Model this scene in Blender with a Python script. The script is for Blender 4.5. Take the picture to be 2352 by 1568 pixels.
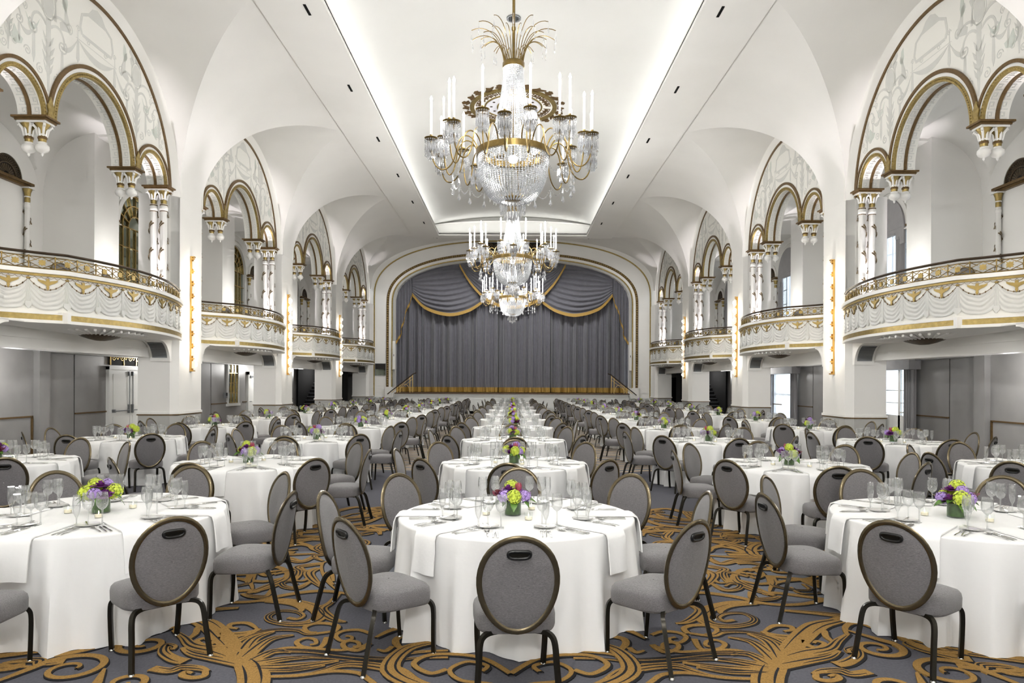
import bpy, bmesh, math, random
from math import sin, cos, pi, sqrt, radians, atan2
from mathutils import Vector, Matrix

for o in list(bpy.data.objects):
    bpy.data.objects.remove(o, do_unlink=True)
SC = bpy.context.scene
COL = SC.collection

# ------------------------------------------------------------------ camera, world, large lights, exposure
EYE = 1.80
cam_d = bpy.data.cameras.new('camera')
cam = bpy.data.objects.new('camera', cam_d); COL.objects.link(cam)
cam_d.sensor_width = 36.0
cam_d.lens = 1600 / 2352 * 36
cam_d.shift_y = 96 / 2352
cam_d.clip_end = 300
cam.location = (0, 0, EYE)
cam.rotation_euler = (pi / 2, -0.0048, 0)
SC.camera = cam

W = bpy.data.worlds.new('daylight'); SC.world = W; W.use_nodes = True
W.node_tree.nodes['Background'].inputs[0].default_value = (0.86, 0.92, 1.0, 1)
W.node_tree.nodes['Background'].inputs[1].default_value = 6.0

SC.view_settings.view_transform = 'Standard'
SC.view_settings.look = 'None'
SC.view_settings.gamma = 1
SC.view_settings.use_curve_mapping = False
SC.view_settings.exposure = -1.06
SC.cycles.transparent_max_bounces = 28
SC.cycles.max_bounces = 5
SC.cycles.diffuse_bounces = 4
SC.cycles.glossy_bounces = 3
SC.cycles.adaptive_threshold = 0.16
SC.cycles.adaptive_min_samples = 12
SC.cycles.sample_clamp_indirect = 6.0
SC.cycles.caustics_reflective = False
SC.cycles.caustics_refractive = False

# lamp powers (the lamps themselves are made with their fixtures further down)
P_CHANDELIER = 1250.0
P_COVE = 8.0        # per metre of strip
P_SCONCE = 110.0
P_UPLIGHT = 1700.0
P_STAGE_FILL = 1050.0
P_AISLE = 85.0
P_GALLERY_FILL = 55.0
LAMP_COL = (1.0, 0.985, 0.965)
COVE_COL = (1.0, 0.99, 0.975)

def lamp(name, kind, loc, power, color=LAMP_COL, **kw):
    d = bpy.data.lights.new(name, kind); d.energy = power; d.color = color
    for k, v in kw.items():
        if k != 'rot': setattr(d, k, v)
    o = bpy.data.objects.new(name, d); COL.objects.link(o); o.location = loc
    if 'rot' in kw: o.rotation_euler = kw['rot']
    return o

# room constants (metres; X right, Y away from the camera, Z up)
PITCH = 7.8
C1 = 14.3                      # centre of the first bay in view
BAYS = [-1, 0, 1, 2, 3]        # bay indices along the hall; -1 lies beside / behind the camera
def bay_c(k): return C1 + PITCH * k
UN = 8.40                      # nave face of the pillars
UA = 8.55                      # nave face of the arcade wall
UB = 9.00                      # gallery face of the arcade wall
UW = 11.9                      # outer wall of the gallery
UL = 10.8                      # outer wall of the lower aisle
ZSP = 6.62                     # spring of the small arches
ZBC = 6.45; RBIG = 3.10; RV = 3.28
YB = -13.0                     # back wall
YE = 42.4                      # proscenium wall
UF = 5.36; ZF = 9.66           # flat ceiling half width, height
ZAF = 3.14                     # gallery floor
ZAC = 2.85                     # lower aisle ceiling

# lights hidden in the ceiling cove: four strips on the ledge of the tray
UT = 3.95
def cove(x0, x1, y0, y1, tilt):
    L = max(x1 - x0, y1 - y0)
    o = lamp('cove_strip', 'AREA', ((x0 + x1) / 2, (y0 + y1) / 2, 9.93), P_COVE * L, COVE_COL,
             shape='RECTANGLE', size=x1 - x0, size_y=y1 - y0)
    o.rotation_euler = tilt
cove(-4.42, -4.30, -9.0, 37.0, (0, radians(180 + 18), 0))
cove(4.30, 4.42, -9.0, 37.0, (0, radians(180 - 18), 0))
cove(-4.0, 4.0, 37.42, 37.52, (radians(180 - 18), 0, 0))

# ------------------------------------------------------------------ helpers
class MB:
    def __init__(s): s.v = []; s.f = []
    def add(s, vs, fs):
        b = len(s.v); s.v += [tuple(p) for p in vs]; s.f += [tuple(b + i for i in f) for f in fs]; return s
    def box(s, x0, x1, y0, y1, z0, z1):
        return s.add([(x0,y0,z0),(x1,y0,z0),(x1,y1,z0),(x0,y1,z0),(x0,y0,z1),(x1,y0,z1),(x1,y1,z1),(x0,y1,z1)],
                     [(3,2,1,0),(4,5,6,7),(0,1,5,4),(1,2,6,5),(2,3,7,6),(3,0,4,7)])
    def grid(s, fn, nu, nv, cu=False, cv=False):
        b = []
        U = nu if cu else nu + 1; V = nv if cv else nv + 1
        vs = [fn(i / nu, j / nv) for i in range(U) for j in range(V)]
        fs = [(i * V + j, ((i + 1) % U) * V + j, ((i + 1) % U) * V + (j + 1) % V, i * V + (j + 1) % V)
              for i in range(nu) for j in range(nv)]
        return s.add(vs, fs)
    def tube(s, pts, r, seg=6, closed=False, cap=True, flat=None):
        pts = [Vector(p) for p in pts]; n = len(pts)
        rs = r if isinstance(r, (list, tuple)) else [r] * n
        vs = []; up = None
        for i, p in enumerate(pts):
            if closed: t = pts[(i + 1) % n] - pts[i - 1]
            else: t = pts[min(i + 1, n - 1)] - pts[max(i - 1, 0)]
            if t.length < 1e-9: t = Vector((0, 0, 1))
            t.normalize()
            if up is None:
                up = Vector((0, 0, 1)) if abs(t.z) < .9 else Vector((1, 0, 0))
            a = t.cross(up)
            if a.length < 1e-6: a = t.orthogonal()
            a.normalize(); b_ = a.cross(t).normalized(); up = b_
            for k in range(seg):
                an = 2 * pi * (k + .5) / seg
                fx, fy = flat or (1, 1)
                vs.append(p + a * (cos(an) * rs[i] * fx) + b_ * (sin(an) * rs[i] * fy))
        fs = []
        for i in range(n if closed else n - 1):
            j = (i + 1) % n
            for k in range(seg):
                k2 = (k + 1) % seg
                fs.append((i * seg + k, i * seg + k2, j * seg + k2, j * seg + k))
        if cap and not closed:
            fs.append(tuple(range(seg - 1, -1, -1))); fs.append(tuple(range((n - 1) * seg, n * seg)))
        return s.add(vs, fs)
    def lathe(s, prof, seg=16, c=(0, 0, 0), a0=0):
        n = len(prof)
        vs = [(c[0] + r * cos(a0 + 2 * pi * k / seg), c[1] + r * sin(a0 + 2 * pi * k / seg), c[2] + z)
              for (r, z) in prof for k in range(seg)]
        fs = [(i * seg + k, i * seg + (k + 1) % seg, (i + 1) * seg + (k + 1) % seg, (i + 1) * seg + k)
              for i in range(n - 1) for k in range(seg)]
        return s.add(vs, fs)
    def prism(s, poly, fn, d0, d1):
        """poly: 2-D outline; fn(a, b, depth) -> xyz"""
        n = len(poly)
        vs = [fn(a, b, d0) for a, b in poly] + [fn(a, b, d1) for a, b in poly]
        fs = [tuple(range(n - 1, -1, -1)), tuple(range(n, 2 * n))]
        fs += [(i, (i + 1) % n, n + (i + 1) % n, n + i) for i in range(n)]
        return s.add(vs, fs)
    def band(s, path, w, fn, d0, d1):
        """ribbon of width w (number or list) along 2-D path, given thickness d0..d1"""
        n = len(path); ws = w if isinstance(w, (list, tuple)) else [w] * n
        L = []; R = []
        for i in range(n):
            x0, y0 = path[max(i - 1, 0)]; x1, y1 = path[min(i + 1, n - 1)]
            tx, ty = x1 - x0, y1 - y0; l = sqrt(tx * tx + ty * ty) or 1
            nx, ny = -ty / l, tx / l; h = ws[i] / 2
            L.append((path[i][0] + nx * h, path[i][1] + ny * h)); R.append((path[i][0] - nx * h, path[i][1] - ny * h))
        vs = [fn(a, b, d1) for a, b in L] + [fn(a, b, d1) for a, b in R] + [fn(a, b, d0) for a, b in L] + [fn(a, b, d0) for a, b in R]
        fs = []
        for i in range(n - 1):
            fs += [(i, i + 1, n + i + 1, n + i), (2*n + i, i, i + 1, 2*n + i + 1)[::-1], (n + i, n + i + 1, 3*n + i + 1, 3*n + i)]
        return s.add(vs, fs)
    def arcband(s, cy, cz, r0, r1, x0, x1, a0=0, a1=pi, n=32, sx=-1):
        """sector ring in the Y-Z plane, thick from x0 to x1"""
        vs = []
        for i in range(n + 1):
            a = a0 + (a1 - a0) * i / n
            for r, x in ((r0, x0), (r1, x0), (r1, x1), (r0, x1)):
                vs.append((sx * x, cy + r * cos(a), cz + r * sin(a)))
        fs = []
        for i in range(n):
            for k in range(4):
                k2 = (k + 1) % 4
                fs.append((i*4 + k, i*4 + k2, (i+1)*4 + k2, (i+1)*4 + k))
        fs += [(3, 2, 1, 0), (n*4, n*4+1, n*4+2, n*4+3)]
        return s.add(vs, fs)
    def xf(s, M):
        s.v = [tuple(M @ Vector(p)) for p in s.v]; return s
    def merge(s, o, M=None):
        return s.add([tuple(M @ Vector(p)) for p in o.v] if M is not None else o.v, o.f)
    def mesh(s, name, mat, smooth=None):
        me = bpy.data.meshes.new(name); me.from_pydata(s.v, [], s.f)
        bm = bmesh.new(); bm.from_mesh(me); bmesh.ops.recalc_face_normals(bm, faces=bm.faces); bm.to_mesh(me); bm.free()
        if mat is not None: me.materials.append(mat)
        if smooth is not None:
            for p in me.polygons: p.use_smooth = True
            if smooth < 180: me.set_sharp_from_angle(angle=radians(smooth))
        me.update(); return me

def obj(name, mb, mat=None, parent=None, smooth=None, loc=None):
    me = mb if isinstance(mb, bpy.types.Mesh) else mb.mesh(name, mat, smooth)
    o = bpy.data.objects.new(name, me); COL.objects.link(o)
    if parent is not None: o.parent = parent
    if loc is not None: o.location = loc
    return o
def tag(o, label=None, cat=None, group=None, kind=None):
    if label: o['label'] = label
    if cat: o['category'] = cat
    if group: o['group'] = group
    if kind: o['kind'] = kind
    return o
def empty(name, loc=(0, 0, 0), rz=0, label=None, cat=None, group=None, kind=None, parent=None):
    o = bpy.data.objects.new(name, None); COL.objects.link(o); o.location = loc; o.rotation_euler = (0, 0, rz)
    o.empty_display_size = .1
    if parent is not None: o.parent = parent
    return tag(o, label, cat, group, kind)
KIDS = {}
def tree_copy(o, parent=None):
    c = o.copy(); COL.objects.link(c); c.parent = parent
    for ch in o.children: tree_copy(ch, c)
    return c
def bez(p0, p1, p2, p3, n=10):
    out = []
    for i in range(n + 1):
        t = i / n; a = (1-t)**3; b = 3*(1-t)**2*t; c = 3*(1-t)*t*t; d = t**3
        out.append(tuple(a*p0[k] + b*p1[k] + c*p2[k] + d*p3[k] for k in range(len(p0))))
    return out
def smooth_path(P, n=6, closed=False):
    out = []; m = len(P)
    rng = range(m) if closed else range(m - 1)
    for i in rng:
        g = lambda k: P[k % m] if closed else P[min(max(k, 0), m - 1)]
        p0, p1, p2, p3 = g(i-1), g(i), g(i+1), g(i+2)
        for j in range(n):
            t = j / n
            out.append(tuple(.5*((2*p1[k]) + (-p0[k]+p2[k])*t + (2*p0[k]-5*p1[k]+4*p2[k]-p3[k])*t*t + (-p0[k]+3*p1[k]-3*p2[k]+p3[k])*t**3)
                             for k in range(len(p1))))
    if not closed: out.append(tuple(P[-1]))
    return out

# ------------------------------------------------------------------ materials
def lin(c):
    return tuple((x / 12.92 if x <= .04045 else ((x + .055) / 1.055) ** 2.4) for x in c)
def mat(name, rgb, rough=.5, metal=0., noise=None, bump=None, spec=.5, emit=None, coat=0., sheen=0., srgb=True):
    """noise = (scale, amount, detail); bump = (scale, strength, stretch xyz)"""
    m = bpy.data.materials.new(name); m.use_nodes = True
    nt = m.node_tree; b = nt.nodes['Principled BSDF']
    col = lin(rgb) if srgb else rgb
    b.inputs['Base Color'].default_value = (*col, 1)
    b.inputs['Roughness'].default_value = rough; b.inputs['Metallic'].default_value = metal
    b.inputs['Specular IOR Level'].default_value = spec
    if coat: b.inputs['Coat Weight'].default_value = coat
    if sheen: b.inputs['Sheen Weight'].default_value = sheen
    tc = None
    def coord():
        nonlocal tc
        if tc is None: tc = nt.nodes.new('ShaderNodeTexCoord')
        return tc.outputs['Object']
    if noise:
        n = nt.nodes.new('ShaderNodeTexNoise'); n.inputs['Scale'].default_value = noise[0]
        n.inputs['Detail'].default_value = noise[2] if len(noise) > 2 else 3
        if len(noise) > 3:
            mp0 = nt.nodes.new('ShaderNodeMapping'); mp0.inputs['Scale'].default_value = noise[3]
            nt.links.new(coord(), mp0.inputs['Vector']); nt.links.new(mp0.outputs['Vector'], n.inputs['Vector'])
        else: nt.links.new(coord(), n.inputs['Vector'])
        r = nt.nodes.new('ShaderNodeValToRGB')
        r.color_ramp.elements[0].position = .3; r.color_ramp.elements[1].position = .7
        a = noise[1]
        r.color_ramp.elements[0].color = (*[max(0, c * (1 - a)) for c in col], 1)
        r.color_ramp.elements[1].color = (*[min(1, c * (1 + a)) for c in col], 1)
        nt.links.new(n.outputs['Fac'], r.inputs['Fac']); nt.links.new(r.outputs['Color'], b.inputs['Base Color'])
    if bump:
        mp = nt.nodes.new('ShaderNodeMapping'); nt.links.new(coord(), mp.inputs['Vector'])
        if len(bump) > 2: mp.inputs['Scale'].default_value = bump[2]
        n = nt.nodes.new('ShaderNodeTexNoise'); n.inputs['Scale'].default_value = bump[0]; n.inputs['Detail'].default_value = 2
        nt.links.new(mp.outputs['Vector'], n.inputs['Vector'])
        bp = nt.nodes.new('ShaderNodeBump'); bp.inputs['Strength'].default_value = bump[1]; bp.inputs['Distance'].default_value = .01
        nt.links.new(n.outputs['Fac'], bp.inputs['Height']); nt.links.new(bp.outputs['Normal'], b.inputs['Normal'])
    if emit:
        b.inputs['Emission Color'].default_value = (*emit[0], 1); b.inputs['Emission Strength'].default_value = emit[1]
        m.cycles.emission_sampling = 'NONE'
    return m
def thin_glass(name, tint=(.97, .98, .975), lo=.05, hi=.75, power=3.0, rough=.03, edge=.9, painted_haze=0.):
    """thin clear shell: more mirror-like and tinted darker towards its silhouette"""
    m = bpy.data.materials.new(name); m.use_nodes = True; nt = m.node_tree
    for n in list(nt.nodes): nt.nodes.remove(n)
    N = nt.nodes.new; L = nt.links.new
    out = N('ShaderNodeOutputMaterial'); mix = N('ShaderNodeMixShader'); tr = N('ShaderNodeBsdfTransparent'); gl = N('ShaderNodeBsdfGlossy')
    gl.inputs['Roughness'].default_value = rough; gl.inputs[0].default_value = (.95, .97, .97, 1)
    lw = N('ShaderNodeLayerWeight'); lw.inputs['Blend'].default_value = .5
    pw = N('ShaderNodeMath'); pw.operation = 'POWER'; pw.inputs[1].default_value = power
    mr = N('ShaderNodeMath'); mr.operation = 'MULTIPLY_ADD'; mr.inputs[1].default_value = hi - lo; mr.inputs[2].default_value = lo
    cm = N('ShaderNodeMix'); cm.data_type = 'RGBA'; cm.inputs[6].default_value = (*tint, 1); cm.inputs[7].default_value = (*[c * edge for c in tint], 1)  # darker edge tint imitates refraction at the silhouette
    L(lw.outputs['Facing'], pw.inputs[0]); L(pw.outputs[0], mr.inputs[0]); L(pw.outputs[0], cm.inputs[0]); L(cm.outputs[2], tr.inputs[0])
    L(mr.outputs[0], mix.inputs[0]); L(tr.outputs[0], mix.inputs[1]); L(gl.outputs[0], mix.inputs[2])
    if painted_haze:
        tl = N('ShaderNodeBsdfTranslucent'); tl.inputs[0].default_value = (.95, .96, .96, 1); m2 = N('ShaderNodeMixShader'); m2.inputs[0].default_value = painted_haze  # milky white share imitates tablecloth light caught in the glass
        L(mix.outputs[0], m2.inputs[1]); L(tl.outputs[0], m2.inputs[2]); mix = m2
    L(mix.outputs[0], out.inputs[0]); return m

M = {}
M['white'] = mat('white_plaster', (.925, .92, .905), .6, noise=(.6, .025, 3), bump=(9, .06))
M['rib'] = mat('cream_plaster', (.93, .925, .905), .55)
M['grey'] = mat('grey_lustre_paint', (.60, .595, .59), .34, .15, noise=(.8, .16, 4), bump=(3, .12))
M['dado'] = mat('grey_dado_paint', (.70, .70, .685), .5, noise=(2, .04, 3))
M['gold'] = mat('gilding', (.63, .55, .34), .38, .75, noise=(14, .22, 4), bump=(60, .35))
M['goldflat'] = mat('gold_paint', (.62, .53, .30), .45, .45, noise=(20, .12, 3))
M['brass'] = mat('brass', (.74, .62, .38), .25, .9)
M['sconcebrass'] = mat('satin_brass', (.83, .66, .36), .28, .9)
M['oldbrass'] = mat('aged_brass', (.50, .42, .25), .3, .9, noise=(25, .15, 2))
M['bronze'] = mat('dark_bronze', (.27, .22, .17), .4, .7)
M['brown'] = mat('brown_gilt', (.42, .33, .20), .45, .5, noise=(18, .2, 3))
M['stone'] = mat('white_carved', (.93, .925, .91), .5)
M['mean'] = mat('pale_meander_relief', (.86, .86, .84), .55)
M['paint'] = mat('grey_stencil_paint', (.83, .83, .81), .6, noise=(3, .04, 3))
M['paint2'] = mat('pale_green_stencil_paint', (.82, .84, .81), .6)
M['swag'] = mat('grey_relief_drape', (.83, .83, .815), .55)
M['fascia'] = mat('ivory_panel', (.93, .925, .90), .5)
M['black'] = mat('black_paint', (.05, .05, .05), .85, spec=.15)
M['dark'] = mat('dark_recess', (.11, .10, .09), .7)
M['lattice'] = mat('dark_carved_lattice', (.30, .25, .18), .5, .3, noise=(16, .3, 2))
M['lattback'] = mat('dark_carving_ground', (.09, .085, .08), .8)  # near-black ground behind the carved ornament
M['steel'] = mat('steel', (.80, .80, .79), .22, 1.0)
M['greyfix'] = mat('grey_metal', (.52, .53, .54), .4, .6)
M['seat'] = mat('grey_weave', (.425, .415, .42), .62, noise=(70, .30, 3, (1, 1.6, 4.5)), bump=(110, .5, (1, 1.6, 4.5)), sheen=.25)
M['frame'] = mat('bronze_tube', (.42, .38, .30), .25, .85)
M['leg'] = mat('dark_bronze_tube', (.16, .15, .125), .3, .7)
M['plastic'] = mat('black_plastic', (.06, .06, .06), .35)
M['linen'] = mat('white_linen', (.94, .94, .935), .75, bump=(18, .10), sheen=.1)
M['napkin'] = mat('white_napkin', (.955, .955, .95), .75, bump=(40, .1))
M['china'] = mat('white_china', (.93, .93, .92), .15, coat=.4)
M['cutlery'] = mat('polished_cutlery', (.78, .78, .77), .16, 1.0)
M['glass'] = thin_glass('clear_glass', (.96, .965, .965), .09, .75, 1.6, .04, .42, .13)
M['vase'] = thin_glass('vase_glass', (.97, .985, .97), .03, .45, 4)
M['pane'] = thin_glass('window_pane', (.93, .96, .97), .08, .6, 4)
M['crystal'] = thin_glass('crystal', (.93, .94, .95), .34, .95, 1.6, .08)
M['leafwrap'] = mat('dark_green_leaf', (.22, .33, .14), .35, noise=(30, .35, 3), coat=.3)
M['leaf'] = mat('green_leaf', (.30, .44, .16), .45, noise=(22, .3, 3))
M['lime'] = mat('lime_hydrangea', (.74, .80, .27), .6, noise=(60, .2, 2))
M['purple'] = mat('deep_purple_petal', (.42, .17, .45), .55, noise=(30, .3, 2))
M['lilac'] = mat('lilac_petal', (.66, .55, .80), .6, noise=(60, .15, 2))
M['plum'] = mat('plum_petal', (.40, .13, .20), .5, noise=(30, .3, 2))
M['tulip'] = mat('rose_tulip_petal', (.66, .28, .36), .5, noise=(20, .2, 2))
M['wax'] = mat('candle_wax', (.97, .93, .84), .5)
M['flame'] = mat('flame', (1, .9, .7), .5, emit=((1, .86, .62), 14))
M['bulb'] = mat('lit_bulb', (1, 1, 1), .4, emit=((1, .97, .92), 40))
M['candle'] = mat('white_candle_sleeve', (.96, .955, .94), .5)
M['sconceglass'] = mat('lit_glass_block', (.98, .93, .84), .25, emit=((1, .86, .66), .9), coat=.5)
M['sconcebulb'] = mat('lit_sconce_lamp', (1, .97, .9), .4, emit=((1, .90, .74), 6))
M['diffuser'] = mat('lit_diffuser', (1, 1, 1), .4, emit=((1, .98, .95), 9))
M['curtain'] = mat('charcoal_velvet', (.375, .375, .405), .8, noise=(5, .08, 3), sheen=.5)
M['fringe'] = mat('gold_braid', (.66, .53, .25), .6, noise=(60, .2, 2), bump=(160, .4))
M['stagewhite'] = mat('pale_panel_paint', (.86, .87, .865), .5)
M['mirror'] = mat('green_grey_mirror', (.52, .55, .50), .06, .92)
M['drape'] = mat('grey_window_curtain', (.60, .595, .60), .7, sheen=.3)
M['pelmet'] = mat('taupe_pelmet', (.63, .625, .63), .65, noise=(4, .05, 2))
M['exitred'] = mat('lit_red_letters', (.8, .05, .05), .5, emit=((1, .05, .05), 1.5))
M['doorwhite'] = mat('white_door_paint', (.90, .90, .885), .4)
M['floorwood'] = mat('stage_board', (.33, .24, .17), .4, noise=(6, .25, 3))

def translucent(name, rgb, tl=.5, gl=.2, tp=.2, rough=.1):
    m = bpy.data.materials.new(name); m.use_nodes = True; nt = m.node_tree
    for n in list(nt.nodes): nt.nodes.remove(n)
    N = nt.nodes.new; L = nt.links.new; c = (*lin(rgb), 1)
    out = N('ShaderNodeOutputMaterial'); d = N('ShaderNodeBsdfDiffuse'); t = N('ShaderNodeBsdfTranslucent'); g = N('ShaderNodeBsdfGlossy'); p = N('ShaderNodeBsdfTransparent')
    d.inputs[0].default_value = c; t.inputs[0].default_value = c; g.inputs['Roughness'].default_value = rough
    m1 = N('ShaderNodeMixShader'); m1.inputs[0].default_value = tl; L(d.outputs[0], m1.inputs[1]); L(t.outputs[0], m1.inputs[2])
    m2 = N('ShaderNodeMixShader'); m2.inputs[0].default_value = gl; L(m1.outputs[0], m2.inputs[1]); L(g.outputs[0], m2.inputs[2])
    m3 = N('ShaderNodeMixShader'); m3.inputs[0].default_value = tp; L(m2.outputs[0], m3.inputs[1]); L(p.outputs[0], m3.inputs[2])
    L(m3.outputs[0], out.inputs[0]); return m
M['beads'] = translucent('crystal_beads', (.92, .93, .94), .55, .45, .28, .10)
M['drops'] = translucent('crystal_drops', (.85, .86, .88), .4, .6, .45, .08)
M['sheer'] = translucent('white_sheer', (.97, .98, 1.), .6, 0, .35)

M['leafgold'] = mat('dull_gold_leaf_paint', (.44, .37, .25), .6, .2)
M['railbrass'] = mat('brightened_brass', (.86, .74, .48), .35, .4)  # rail brass with its shine put into a paler, less metallic colour

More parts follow.
